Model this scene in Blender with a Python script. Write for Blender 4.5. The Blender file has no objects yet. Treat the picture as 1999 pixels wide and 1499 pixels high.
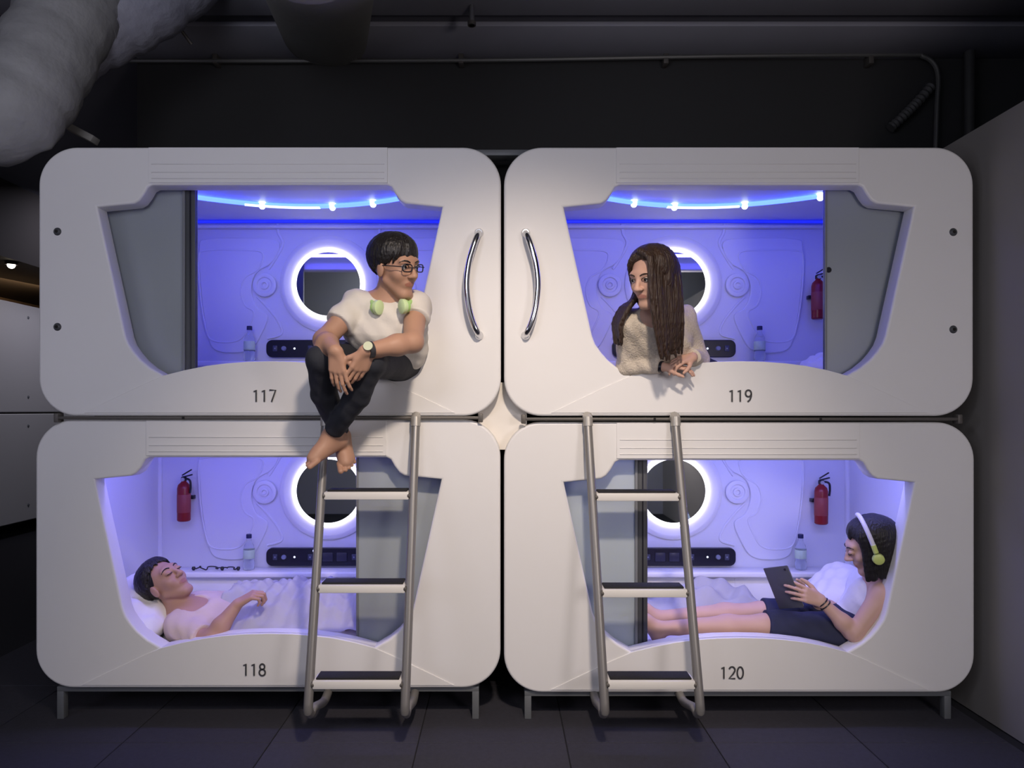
import bpy, bmesh, math, random
import numpy as np
from mathutils import Vector, Matrix
random.seed(7)
SC = bpy.context.scene
COL = SC.collection
PI = math.pi
# ------------------------------------------------------------------ camera
F = 1395.0; CX = 975.0; CY = 800.0; D0 = 3.1; H0 = 1.35
cam = bpy.data.cameras.new('camera'); camo = bpy.data.objects.new('camera', cam); COL.objects.link(camo)
camo.location = (0, -D0, H0); camo.rotation_euler = (PI/2, 0, 0)
cam.sensor_width = 36; cam.lens = 36*F/1999
cam.shift_x = (999.5-CX)/1999; cam.shift_y = (CY-749.5)/1999
cam.clip_start = 0.05
SC.camera = camo
def W(px, py, Y=0.0):
    s = F/(D0+Y)
    return Vector(((px-CX)/s, Y, H0+(CY-py)/s))
# ------------------------------------------------------------------ world, lights, exposure
SC.view_settings.view_transform = 'Standard'; SC.view_settings.look = 'None'
SC.view_settings.gamma = 1; SC.view_settings.use_curve_mapping = False
SC.view_settings.exposure = 0.0
wd = bpy.data.worlds.new('world'); SC.world = wd; wd.use_nodes = True
wd.node_tree.nodes['Background'].inputs[0].default_value = (0.5, 0.52, 0.62, 1)
wd.node_tree.nodes['Background'].inputs[1].default_value = 0.03
def light(kind, name, loc, target, energy, color, size=0.3, size_y=None, angle=60, blend=1.0):
    l = bpy.data.lights.new(name, kind); o = bpy.data.objects.new(name, l); COL.objects.link(o)
    o.location = loc; l.energy = energy; l.color = color
    if kind == 'AREA':
        l.size = size
        if size_y: l.shape = 'RECTANGLE'; l.size_y = size_y
    elif kind == 'SPOT':
        l.spot_size = math.radians(angle); l.spot_blend = blend; l.shadow_soft_size = size
    else: l.shadow_soft_size = size
    if target is not None:
        d = Vector(target)-Vector(loc); o.rotation_euler = d.to_track_quat('-Z', 'Y').to_euler()
    return o
light('SPOT', 'centre_spot', (0.30, -2.5, 3.0), (0.02, 0, 0.72), 275, (1.0, 0.83, 0.68), 0.09, angle=62)
light('AREA', 'room_fill_left', (-3.3, -3.0, 1.6), (-1.4, 0, 0.9), 13, (0.78, 0.78, 1.0), 1.4)
light('AREA', 'room_fill_right', (1.7, -3.3, 1.55), (1.6, 0, 0.4), 21, (1.0, 0.90, 0.90), 0.6)
light('AREA', 'ceiling_fill', (-0.9, -2.6, 2.5), (-1.3, 0.4, 3.56), 14, (0.86, 0.86, 1.0), 0.8)  # added uplight that lifts the ceiling beams and ducts
light('AREA', 'rear_wall_fill', (0.0, -3.5, 3.3), (0.0, -4.2, 1.2), 30, (0.88, 0.90, 1.0), 2.4, 0.5)  # added light on the front wall, for mirror reflections and soft ambient

# ------------------------------------------------------------------ materials
MATS = {}
def mat(name, col, rough=0.5, metal=0.0, emit=None, es=0.0, noise=0.0, nscale=20, bump=0.0, bscale=60, spec=0.5, stretch=None, trans=0.0, ior=1.45, coat=0.0):
    if name in MATS: return MATS[name]
    m = bpy.data.materials.new(name); m.use_nodes = True; MATS[name] = m
    nt = m.node_tree; b = nt.nodes['Principled BSDF']
    c = tuple(col)+(1,)
    b.inputs['Base Color'].default_value = c
    b.inputs['Roughness'].default_value = rough; b.inputs['Metallic'].default_value = metal
    b.inputs['Specular IOR Level'].default_value = spec
    b.inputs['Transmission Weight'].default_value = trans; b.inputs['IOR'].default_value = ior
    b.inputs['Coat Weight'].default_value = coat
    if emit: b.inputs['Emission Color'].default_value = tuple(emit)+(1,); b.inputs['Emission Strength'].default_value = es
    if noise or bump:
        tc = nt.nodes.new('ShaderNodeTexCoord'); mp = nt.nodes.new('ShaderNodeMapping')
        nt.links.new(tc.outputs['Object'], mp.inputs[0])
        if stretch: mp.inputs['Scale'].default_value = stretch
    if noise:
        n = nt.nodes.new('ShaderNodeTexNoise'); n.inputs['Scale'].default_value = nscale; n.inputs['Detail'].default_value = 5
        nt.links.new(mp.outputs[0], n.inputs[0])
        r = nt.nodes.new('ShaderNodeMix'); r.data_type = 'RGBA'
        r.inputs[6].default_value = tuple(max(0, x*(1-noise)) for x in col)+(1,)
        r.inputs[7].default_value = tuple(min(1, x*(1+noise)) for x in col)+(1,)
        nt.links.new(n.outputs[0], r.inputs[0]); nt.links.new(r.outputs[2], b.inputs['Base Color'])
    if bump:
        n = nt.nodes.new('ShaderNodeTexNoise'); n.inputs['Scale'].default_value = bscale; n.inputs['Detail'].default_value = 3
        nt.links.new(mp.outputs[0], n.inputs[0])
        bp = nt.nodes.new('ShaderNodeBump'); bp.inputs['Strength'].default_value = bump; bp.inputs['Distance'].default_value = 0.01
        nt.links.new(n.outputs[0], bp.inputs['Height']); nt.links.new(bp.outputs[0], b.inputs['Normal'])
    return m
M_PANEL = mat('pod_white_plastic', (0.80, 0.79, 0.78), 0.42, noise=0.02, nscale=3)
M_LINER = mat('liner_white_plastic', (0.78, 0.78, 0.82), 0.45)
M_CASE = mat('pod_casing_grey', (0.30, 0.30, 0.31), 0.6)
M_CHROME = mat('chrome', (0.75, 0.75, 0.76), 0.12, 1.0)
M_STEEL = mat('grey_painted_steel', (0.27, 0.26, 0.25), 0.38, 0.45)
M_LEG = mat('leg_grey_steel', (0.16, 0.17, 0.18), 0.45, 0.2)
M_RAIL = mat('rail_dark_steel', (0.12, 0.11, 0.10), 0.5, 0.3)
M_BLACK = mat('black_plastic', (0.012, 0.012, 0.02), 0.3)
M_RUBBER = mat('black_rubber', (0.012, 0.012, 0.014), 0.8, bump=0.3, bscale=200)
M_DARK = mat('dark_recess', (0.015, 0.014, 0.013), 0.9)
M_INK = mat('number_ink', (0.05, 0.05, 0.055), 0.6)
M_STILE = mat('door_stile_grey', (0.07, 0.073, 0.08), 0.45)
M_STILE2 = mat('door_stile_light', (0.20, 0.21, 0.23), 0.45)
M_MIRROR = mat('mirror_silver', (0.80, 0.83, 0.85), 0.02, 1.0)
M_RING = mat('ring_lamp', (1, 1, 1), 0.5, emit=(1.0, 0.96, 0.92), es=2.8)
M_RINGDISC = mat('ring_surround', (0.82, 0.81, 0.80), 0.4)
M_LED = mat('blue_led_tube', (0.3, 0.4, 1), 0.4, emit=(0.03, 0.07, 1.0), es=8.0)
M_LEDW = mat('blue_led_tube_bright', (0.3, 0.4, 1), 0.4, emit=(0.40, 0.55, 1.0), es=3.5)
M_LED2 = mat('blue_cornice_strip', (0.1, 0.15, 1), 0.4, emit=(0.01, 0.02, 1.0), es=0.6)
M_PUCK = mat('puck_lamp', (1, 1, 1), 0.4, emit=(0.7, 0.85, 1.0), es=4.0)
M_LEDSPOT = mat('status_led', (1, 1, 1), 0.4, emit=(0.8, 0.9, 1.0), es=1.2)
M_PLATE = mat('beige_gap_plate', (0.80, 0.76, 0.70), 0.5)
def mat_frost(name, col, tr):
    m = bpy.data.materials.new(name); m.use_nodes = True; nt = m.node_tree; b = nt.nodes['Principled BSDF']
    b.inputs['Base Color'].default_value = tuple(col)+(1,); b.inputs['Roughness'].default_value = 0.45
    t = nt.nodes.new('ShaderNodeBsdfTranslucent'); t.inputs[0].default_value = tuple(min(1, c*1.8) for c in col)+(1,)
    mx = nt.nodes.new('ShaderNodeMixShader'); mx.inputs[0].default_value = tr
    nt.links.new(b.outputs[0], mx.inputs[1]); nt.links.new(t.outputs[0], mx.inputs[2])
    nt.links.new(mx.outputs[0], nt.nodes['Material Output'].inputs[0]); return m
M_FROST = mat_frost('frosted_grey_glass', (0.33, 0.36, 0.37), 0.12)
M_FROST_LIT = mat_frost('frosted_glass_lit', (0.50, 0.56, 0.56), 0.20)  # same door glass, stronger light put into a paler base colour
M_FROST_HALF_LIT = mat_frost('frosted_glass_half_lit', (0.40, 0.44, 0.44), 0.16)  # same door glass, some of the light on it put into the colour

# ------------------------------------------------------------------ mesh helpers
def link(name, me, m=None, parent=None, loc=None):
    o = bpy.data.objects.new(name, me); COL.objects.link(o)
    if m is not None and hasattr(me, 'materials'):
        for mm in (m if isinstance(m, (list, tuple)) else [m]): me.materials.append(mm)
    if parent is not None: o.parent = parent
    if loc is not None: o.location = loc
    return o
def smooth(me, ang=40):
    me.polygons.foreach_set('use_smooth', [True]*len(me.polygons))
    try: me.set_sharp_from_angle(angle=math.radians(ang))
    except Exception: pass
def from_bm(name, bm, m, parent=None, loc=None, sm=True, ang=40):
    bmesh.ops.recalc_face_normals(bm, faces=bm.faces)
    me = bpy.data.meshes.new(name); bm.to_mesh(me); bm.free()
    if sm: smooth(me, ang)
    return link(name, me, m, parent, loc)
def bm_box(bm, lo, hi, bev=0.0, seg=2, rot=None, pivot=None):
    lo = Vector(lo); hi = Vector(hi)
    r = bmesh.ops.create_cube(bm, size=1.0)
    vs = r['verts']; c = (lo+hi)/2; s = hi-lo
    for v in vs: v.co = Vector((v.co.x*s.x, v.co.y*s.y, v.co.z*s.z))+c
    if bev > 0:
        es = list({e for v in vs for e in v.link_edges})
        rr = bmesh.ops.bevel(bm, geom=es, offset=bev, segments=seg, affect='EDGES', profile=0.5)
        vs = list({v for f in rr['faces'] for v in f.verts} | {v for v in vs if v.is_valid})
    if rot is not None:
        p = Vector(pivot) if pivot is not None else c
        for v in vs: v.co = rot @ (v.co-p) + p
    return vs
def box(name, lo, hi, m, parent=None, bev=0.004, rot=None, pivot=None, seg=2):
    bm = bmesh.new(); bm_box(bm, lo, hi, bev, seg, rot, pivot); return from_bm(name, bm, m, parent)
def bm_tube(bm, pts, r, res=10, closed=False, caps=True, flat=None):
    pts = [Vector(p) for p in pts]; n = len(pts)
    rs = r if isinstance(r, (list, tuple)) else [r]*n
    tans = []
    for i in range(n):
        a = pts[(i-1) % n] if (closed or i > 0) else pts[i]
        b = pts[(i+1) % n] if (closed or i < n-1) else pts[i]
        tans.append((b-a).normalized())
    ref = Vector((0, 0, 1)) if abs(tans[0].z) < 0.9 else Vector((1, 0, 0))
    u = (ref - tans[0]*ref.dot(tans[0])).normalized()
    rings = []
    for i in range(n):
        t = tans[i]; u = (u - t*u.dot(t)).normalized(); v = t.cross(u)
        ring = []
        for k in range(res):
            a = 2*PI*k/res
            p = u*math.cos(a)*rs[i] + v*math.sin(a)*rs[i]
            if flat is not None: p = p - flat[0]*(p.dot(flat[0]))*(1-flat[1])
            ring.append(bm.verts.new(pts[i]+p))
        rings.append(ring)
    m = n if closed else n-1
    for i in range(m):
        A = rings[i]; B = rings[(i+1) % n]
        for k in range(res):
            bm.faces.new((A[k], A[(k+1) % res], B[(k+1) % res], B[k]))
    if caps and not closed:
        bm.faces.new(list(reversed(rings[0]))); bm.faces.new(rings[-1])
def tube(name, pts, r, m, parent=None, res=10, closed=False, loc=None, flat=None):
    bm = bmesh.new(); bm_tube(bm, pts, r, res, closed, True, flat); return from_bm(name, bm, m, parent, loc)
def bm_lathe(bm, prof, seg=24, mtx=None):
    rings = []
    for (r, z) in prof:
        if r < 1e-6: rings.append([bm.verts.new((0, 0, z))])
        else: rings.append([bm.verts.new((r*math.cos(2*PI*k/seg), r*math.sin(2*PI*k/seg), z)) for k in range(seg)])
    for A, B in zip(rings[:-1], rings[1:]):
        for k in range(seg):
            k2 = (k+1) % seg
            if len(A) == 1 and len(B) == 1: continue
            if len(A) == 1: bm.faces.new((A[0], B[k], B[k2]))
            elif len(B) == 1: bm.faces.new((A[k], A[k2], B[0]))
            else: bm.faces.new((A[k], A[k2], B[k2], B[k]))
    if mtx is not None:
        for R in rings:
            for v in R: v.co = mtx @ v.co
def lathe(name, prof, m, parent=None, seg=24, mtx=None, loc=None, ang=40):
    bm = bmesh.new(); bm_lathe(bm, prof, seg, mtx); return from_bm(name, bm, m, parent, loc, ang=ang)
FRONT = Matrix.Rotation(PI/2, 4, 'X')      # lathe axis +Z -> -Y (towards the aisle)
def plate(name, loops, y0, y1, m, parent=None, bev=0.004, seg=2):
    """flat plate in the XZ plane with holes: loops of (x,z); occupies y0..y1"""
    cu = bpy.data.curves.new('tmp', 'CURVE'); cu.dimensions = '2D'; cu.fill_mode = 'BOTH'
    th = y1-y0
    cu.extrude = max(th/2-bev, 0.0002); cu.bevel_depth = bev; cu.bevel_resolution = seg; cu.offset = -bev
    for lp in loops:
        s = cu.splines.new('POLY'); s.points.add(len(lp)-1)
        for p, q in zip(s.points, lp): p.co = (q[0], q[1], 0, 1)
        s.use_cyclic_u = True
    t = bpy.data.objects.new('tmp', cu); COL.objects.link(t)
    dg = bpy.context.evaluated_depsgraph_get(); dg.update()
    me = bpy.data.meshes.new_from_object(t.evaluated_get(dg)); me.name = name
    bpy.data.objects.remove(t); bpy.data.curves.remove(cu)
    me.transform(Matrix.Translation((0, (y0+y1)/2, 0)) @ Matrix.Rotation(PI/2, 4, 'X'))
    me.materials.clear(); smooth(me, 35)
    return link(name, me, m, parent)
def rrect(x0, z0, x1, z1, r, n=10):
    pts = []
    for cx, cz, a0 in ((x1-r, z1-r, 0), (x0+r, z1-r, 90), (x0+r, z0+r, 180), (x1-r, z0+r, 270)):
        for i in range(n+1):
            a = math.radians(a0+90*i/n); pts.append((cx+r*math.cos(a), cz+r*math.sin(a)))
    return pts
def catmull(pts, n=8, closed=False):
    pts = [Vector(p) for p in pts]; out = []; N = len(pts)
    rng = range(N if closed else N-1)
    for i in rng:
        if closed: p0, p1, p2, p3 = pts[(i-1) % N], pts[i], pts[(i+1) % N], pts[(i+2) % N]
        else: p0 = pts[max(i-1, 0)]; p1 = pts[i]; p2 = pts[i+1]; p3 = pts[min(i+2, N-1)]
        for k in range(n):
            t = k/n
            out.append(0.5*((2*p1)+(-p0+p2)*t+(2*p0-5*p1+4*p2-p3)*t*t+(-p0+3*p1-3*p2+p3)*t**3))
    if not closed: out.append(pts[-1])
    return out
def tag(o, label=None, cat=None, group=None, kind=None):
    if label: o['label'] = label
    if cat: o['category'] = cat
    if group: o['group'] = group
    if kind: o['kind'] = kind
    return o
def thing(name, label, cat, loc=(0, 0, 0), group=None):
    o = bpy.data.objects.new(name, None); COL.objects.link(o); o.location = loc; o.empty_display_size = 0.1
    return tag(o, label, cat, group)
def struct(o): o['kind'] = 'structure'; return o
def arc_(cx, cz, rx, rz, a0, a1, n=14):
    return [(cx+rx*math.cos(math.radians(a0+(a1-a0)*i/n)), cz+rz*math.sin(math.radians(a0+(a1-a0)*i/n))) for i in range(n+1)]
GLYPH = {   # pen strokes in a 0.6 x 1 cell
 '1': [[(0.10, 0.84), (0.30, 0.98), (0.30, 0.0)]],
 '7': [[(0.04, 0.98), (0.56, 0.98), (0.22, 0.0)]],
 '8': [arc_(0.3, 0.75, 0.20, 0.23, 0, 360), arc_(0.3, 0.27, 0.25, 0.27, 0, 360)],
 '9': [arc_(0.3, 0.70, 0.24, 0.28, 0, 360), [(0.54, 0.70), (0.53, 0.45), (0.42, 0.16), (0.24, 0.0)]],
 '2': [arc_(0.3, 0.74, 0.24, 0.25, 165, -25)+[(0.40, 0.42), (0.05, 0.02), (0.57, 0.02)]],
 '0': [arc_(0.3, 0.5, 0.25, 0.49, 0, 360)]}
def number_strokes(num, p, parent, h=0.052):
    adv = 0.68*h; x = p.x-adv*len(num)/2
    for ch in num:
        bm = bmesh.new()
        for st in GLYPH[ch]:
            bm_tube(bm, [(x+q[0]*h, p.y-0.0005, p.z-h/2+q[1]*h) for q in st], 0.0034, 6, False, True, (Vector((0, 1, 0)), 0.3))
        from_bm('digit', bm, M_INK, parent); x += adv

# ------------------------------------------------------------------ the room
M_FLOOR = mat('carpet_dark_blue', (0.036, 0.036, 0.048), 0.85, noise=0.25, nscale=60, bump=0.5, bscale=300)
M_WALLR = mat('wall_grey_paint', (0.27, 0.255, 0.24), 0.7, noise=0.05, nscale=2)
M_WALLB = mat('wall_black_paint', (0.035, 0.035, 0.036), 0.8)
M_CEIL = mat('ceiling_dark_grey', (0.16, 0.16, 0.19), 0.8, noise=0.08, nscale=3)
M_CEILB = mat('ceiling_beam_grey', (0.40, 0.40, 0.46), 0.75, noise=0.06, nscale=3)
ZC = 3.56; XL = -6.5
floor = struct(box('floor', (-6.7, -4.4, -0.1), (3.6, 9.2, -0.006), mat('floor_joint', (0.015, 0.015, 0.02), 0.95), bev=0))
tilems = []
for k in range(3):
    bm = bmesh.new(); bm_box(bm, (-0.298, -0.298, -0.006), (0.298, 0.298, 0.0), 0.002, 1)
    me = bpy.data.meshes.new('carpet_tile'); bm.to_mesh(me); bm.free()
    f = (1.0, 1.14, 0.9)[k]
    me.materials.append(mat('carpet_tile_%s' % 'abc'[k], (0.038*f, 0.037*f, 0.050*f), 0.85, noise=0.25, nscale=50, bump=0.5, bscale=300)); tilems.append(me)
for i in range(-4, 4):
    for j in range(-3, 3):
        t = bpy.data.objects.new('carpet_tile', tilems[(i*2+j*3) % 3]); COL.objects.link(t); t.parent = floor
        t.location = (i*0.6+0.12-0.15, j*0.6+0.1, 0)
struct(box('ceiling', (-6.7, -4.4, ZC), (3.6, 9.2, ZC+0.2), M_CEIL, bev=0))
struct(box('wall_back', (-2.25, 1.34, 0), (3.4, 1.5, ZC), M_WALLB, bev=0))
struct(box('wall_right', (2.12, -4.2, 0), (2.24, 1.34, 2.60), M_WALLR, bev=0))
struct(box('wall_side', (3.4, -4.4, 0), (3.6, 1.5, ZC), M_WALLB, bev=0))
struct(box('wall_front', (-6.5, -4.4, 0), (3.4, -4.2, ZC), mat('wall_front_grey', (0.62, 0.64, 0.67), 0.7), bev=0))
struct(box('wall_left', (-6.7, -4.2, 0), (-6.5, 9.2, ZC), mat('wall_left_warm', (0.30, 0.24, 0.18), 0.7), bev=0))
struct(box('wall_far', (-6.5, 9.0, 0), (-2.25, 9.2, ZC), M_WALLB, bev=0))
struct(box('wall_aisle', (-2.25, 1.5, 0), (-2.1, 9.0, ZC), M_WALLB, bev=0))
struct(box('trim_added_bulkhead', (-6.5, 1.5, 2.82), (-4.75, 9.0, ZC), mat('added_bulkhead_brown', (0.028, 0.024, 0.022), 0.8), bev=0))  # added to keep the warm glow over the far pods to a narrow band
# ceiling beams / boards running across
tag(box('ceiling_beam', (-2.25, 0.96, ZC-0.03), (3.39, 1.34, ZC-0.001), M_CEILB, bev=0.006), 'pale grey beam on the ceiling against the black back wall', 'ceiling beam')
tag(box('ceiling_beam', (-3.2, 0.20, ZC-0.06), (3.39, 0.80, ZC-0.001), M_CEILB, bev=0.006), 'wider grey ceiling beam nearer the aisle, at the top edge of the picture', 'ceiling beam')
# thin conduit along the back wall which bends down at the right
zc = W(1000, 112, 1.29).z
cp = [W(240, 119, 1.28), W(600, 119, 1.28), W(1000, 117, 1.28), W(1400, 110, 1.28), W(1760, 107, 1.28), W(1800, 110, 1.28), W(1822, 124, 1.28), W(1831, 150, 1.28), W(1829, 205, 1.28), W(1826, 300, 1.28)]
cnd = tag(tube('conduit_pipe', catmull(cp, 5), 0.013, mat('conduit_grey', (0.14, 0.14, 0.135), 0.45, 0.3), res=8), 'thin grey conduit pipe along the black wall top, bending down at the right', 'pipe')
for px in (420, 900, 1300, 1700):
    p = W(px, 115, 1.28)
    box('pipe_clip', (p.x-0.015, 1.27, p.z-0.03), (p.x+0.015, 1.34, p.z+0.03), M_RAIL, cnd, 0.003)
cp = [W(1905, 60, 1.0), W(1908, 130, 1.0), W(1906, 290, 1.0)]
tag(tube('vertical_pipe', [Vector((2.86, 1.25, ZC)), Vector((2.86, 1.25, 0.0))], 0.03, mat('conduit_dark', (0.05, 0.05, 0.05), 0.6), res=10), 'dark vertical pipe in the corner above the top right pod', 'pipe')
# flexible hose in the corner
hp = [W(1738, 250, 1.29), W(1765, 225, 1.28), W(1790, 200, 1.28), W(1818, 168, 1.29)]
hp = catmull(hp, 9); rr = [0.024 if i % 2 else 0.032 for i in range(len(hp))]
tag(tube('flexible_hose', hp, rr, mat('hose_grey', (0.09, 0.09, 0.09), 0.6), res=10), 'short ribbed grey hose in the dark corner above the top right pod', 'hose')
# insulated ducts
M_DUCT = mat('foil_insulation', (0.30, 0.30, 0.30), 0.6, noise=0.18, nscale=8, bump=1.0, bscale=14)
M_DUCT2 = mat('foil_insulation_pale', (0.34, 0.34, 0.40), 0.6, noise=0.2, nscale=9, bump=1.0, bscale=16)
M_DUCT3 = mat('dark_duct_paint', (0.30, 0.30, 0.27), 0.6, noise=0.08, nscale=6, bump=0.3, bscale=20)
def ductr(n, r): return [r*(1+0.03*math.sin(i*1.3)+0.02*math.sin(i*2.7)) for i in range(n)]
dp = catmull([W(235, -170, 0.25), W(158, -20, 0.15), W(104, 85, 0.05), W(54, 175, -0.05), W(5, 222, -0.1), W(-90, 232, -0.1), W(-420, 225, -0.1)], 7)
dk = thing('insulated_duct', 'thick foil-wrapped grey air duct elbow at the top left', 'duct', dp[0])
def rel(o, root): o.location = o.location - root.location; o.parent = root; return o
rel(tube('duct_body', dp, ductr(len(dp), 0.192), M_DUCT, res=28), dk)
for q in (10, 22):
    pass
rel(tube('seam_band', [dp[9], dp[10]], 0.201, M_DUCT, res=28), dk)
dq = catmull([W(120, 75, 0.20), W(195, 38, 0.28), W(268, 0, 0.33), W(345, -55, 0.4), W(460, -150, 0.5)], 7)
dk2 = thing('insulated_duct', 'paler foil-wrapped branch duct rising right from the thick elbow', 'duct', dq[0])
rel(tube('duct_body', dq, ductr(len(dq), 0.20), M_DUCT2, res=24), dk2)
B = W(636, 90, 1.30); B.z = 3.60; DD = Vector((-0.215, 1, 0.32)); A = B-DD*2.05
dv = thing('oval_duct', 'dark painted oval duct rising back under the ceiling to the black wall', 'duct', A)
rel(tube('duct_body', [A.lerp(B, t/10) for t in range(11)], 0.245, M_DUCT3, res=36, flat=(Vector((0, 0, 1)), 0.45)), dv)
rel(tube('duct_elbow', catmull([A+DD*0.02, A-DD*0.12, A+Vector((0.06, -0.30, 0.08)), A+Vector((0.08, -0.38, 0.30)), Vector((A.x+0.08, A.y-0.40, ZC))], 5), [0.245]*20+[0.20], M_DUCT3, res=36, flat=(Vector((0, 1, 0)), 0.6)), dv)
# hanging rods
tag(tube('hanger_rod', [W(300, -12, 0.45), W(374, 86, 0.62)], 0.008, M_RAIL), 'thin dark hanger rod slanting down beside the pale branch duct', 'rod')
p = W(921, 50, 0.7)
hr = tag(tube('hanger_rod', [p, Vector((p.x, 0.7, ZC))], 0.014, mat('rod_grey', (0.22, 0.22, 0.24), 0.4, 0.5)), 'short grey rod hanging from the ceiling at the top centre', 'rod')
tube('rod_end', [p, p+Vector((0, 0, 0.02))], 0.022, M_RAIL, hr)
# bracket under the elbow
a = W(132, 262, 0.25); 
bk = bmesh.new(); bm_box(bk, a-Vector((0.01, 0.03, 0.012)), a+Vector((0.14, 0.03, 0.02)), 0.004, 2, Matrix.Rotation(math.radians(28), 3, 'Y'))
tag(from_bm('duct_bracket', bk, mat('bracket_grey', (0.3, 0.29, 0.27), 0.5)), 'small grey bracket between the thick duct and the top left pod', 'bracket')

# ------------------------------------------------------------------ pods
HOLE_L = [(115, 117), (187, 110), (197, 104), (206, 92), (214, 78), (222, 74)]
def pod_loops():
    """front outline and opening in pod px units (905 x 525), v down"""
    L = HOLE_L
    right_top = [(905-u, v) for (u, v) in reversed(L)]
    side_r = [(905-170, 368), (905-176, 384), (905-187, 400), (905-200, 415), (905-218, 430), (905-245, 446)]
    arch = [(620, 435), (580, 427), (540, 422), (500, 419), (455, 418), (410, 419), (370, 422), (330, 427), (285, 436)]
    side_l = [(905-u, v) for (u, v) in reversed(side_r)]
    return L + right_top + side_r + arch + side_l
HOLE = pod_loops()
ARCH = [(90, 519), (130, 499), (170, 480), (210, 461), (245, 446), (285, 436), (330, 427), (370, 422), (410, 419), (455, 418), (500, 419), (540, 422), (580, 427), (620, 435), (660, 446), (695, 461), (735, 480), (775, 499), (815, 519)]
BACK_Y = 1.0
def make_pod(px0, py0, px1, py1, label, number, nx, doorside, far=False, upper=True, thick_stile=False, lean=True):
    wpx = px1-px0; hpx = py1-py0
    Wd = wpx/450; Hd = hpx/450
    org = Vector((((px0+px1)/2-CX)/450, 0, H0+(CY-py1)/450))
    t = thing('sleeping_pod', label, 'sleeping pod', org, 'white capsule sleeping pods')
    U = lambda u, v: ((u/905-0.5)*Wd, (525-v)/525*Hd)
    def L(px, py, Y):   # local coordinates of a picture point at depth Y
        return W(px, py, Y)-org
    hole = [U(u, v) for u, v in HOLE]
    if far:
        plate('end_panel', [rrect(-Wd/2, 0, Wd/2, Hd, 0.165, 14)], 0.0, 0.085, M_PANEL, t, 0.010, 3)
        plate('casing', [rrect(-Wd/2+0.012, 0.012, Wd/2-0.012, Hd-0.012, 0.155, 8)], 0.086, 1.10, M_CASE, t, 0.001, 1)
        for u in (40, 300, 600, 865):
            for v in (60, 450):
                x, z = U(u, v); lathe('screw_cap', [(0, 0.006), (0.010, 0.006), (0.016, 0.0), (0.020, -0.002)], M_STILE2, t, 12, Matrix.Translation((x, -0.001, z)) @ FRONT)
        return t
    plate('front_panel', [rrect(-Wd/2, 0, Wd/2, Hd, 0.165, 14), hole], 0.0, 0.085, M_PANEL, t, 0.010, 3)
    # header plate with ridges
    a = U(216, 74); b = U(683, 0)
    plate('header_panel', [[(a[0], a[1]+0.008), (b[0], a[1]+0.008), (b[0], b[1]-0.003), (a[0], b[1]-0.003)]], -0.005, 0.01, M_PANEL, t, 0.002, 1)
    for v in (34, 50, 62):
        q0 = U(222, v); q1 = U(677, v)
        box('ridge', (q0[0], -0.008, q0[1]-0.0025), (q1[0], -0.003, q0[1]+0.0025), M_PANEL, t, 0.0015, seg=1)
    arch = [U(u, v) for u, v in ARCH]
    plate('arched_apron', [arch], -0.004, 0.02, M_PANEL, t, 0.0018, 2)
    # outer casing, rounded tube behind the front
    outer = rrect(-Wd/2+0.012, 0.012, Wd/2-0.012, Hd-0.012, 0.155, 8)
    inner = rrect(-Wd/2+0.03, 0.03, Wd/2-0.03, Hd-0.03, 0.137, 8)
    plate('casing', [outer, inner], 0.086, 1.10, M_CASE, t, 0.001, 1)
    plate('rear_cover', [outer], 1.10, 1.12, M_CASE, t, 0.001, 1)
    # liner
    xi = Wd/2-0.062; zb = 0.10; zt = Hd-0.058
    box('side_wall', (-xi-0.012, 0.09, zb), (-xi, BACK_Y+0.02, zt), M_LINER, t, 0.002)
    box('side_wall', (xi, 0.09, zb), (xi+0.012, BACK_Y+0.02, zt), M_LINER, t, 0.002)
    box('rear_wall', (-xi, BACK_Y, zb), (xi, BACK_Y+0.015, zt), M_LINER, t, 0.002)
    box('roof_lining', (-xi, 0.09, zt), (xi, BACK_Y+0.015, zt+0.012), M_LINER, t, 0.002)
    box('bed_base', (-xi, 0.09, zb-0.012), (xi, BACK_Y+0.015, zb), M_LINER, t, 0.002)
    # corner fillets of the liner
    for s in (-1, 1):
        tube('corner_cove', [(s*(xi-0.004), BACK_Y-0.004, zb), (s*(xi-0.004), BACK_Y-0.004, zt)], 0.016, M_LINER, t)
    sgn = 1 if px0 < CX else -1         # pods on the right are mirror images
    mpx = 642 if sgn > 0 else 1314
    mpy = 555 if upper else 958
    Yb = BACK_Y
    mc = L(mpx, mpy, Yb)
    # mirror with lit ring
    lathe('mirror_surround', [(0.280, 0.0), (0.278, 0.012), (0.262, 0.020), (0.250, 0.018), (0.205, 0.010), (0.200, 0.004)], M_RINGDISC, t, 64, Matrix.Translation((mc.x, Yb, mc.z)) @ FRONT)
    lathe('ring_lamp', [(0.206, 0.006), (0.204, 0.022), (0.196, 0.028), (0.188, 0.026), (0.182, 0.014)], M_RING, t, 64, Matrix.Translation((mc.x, Yb, mc.z)) @ FRONT)
    lathe('mirror', [(0.183, 0.010), (0.182, 0.014), (0, 0.014)], M_MIRROR, t, 64, Matrix.Translation((mc.x, Yb, mc.z)) @ FRONT, ang=20)
    def B(dx, dy):   # back-wall point, picture px relative to the mirror centre, mirrored for right pods
        return Vector((mc.x+sgn*dx/340, Yb, mc.z-dy/340))
    def ridge(pts, r=0.008, n=6, closed=False):
        tube('moulded_ridge', [p+Vector((0, -0.001, 0)) for p in catmull([B(*q) for q in pts], n, closed)], r, M_LINER, t, 8, closed, flat=(Vector((0, 1, 0)), 0.8))
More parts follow.
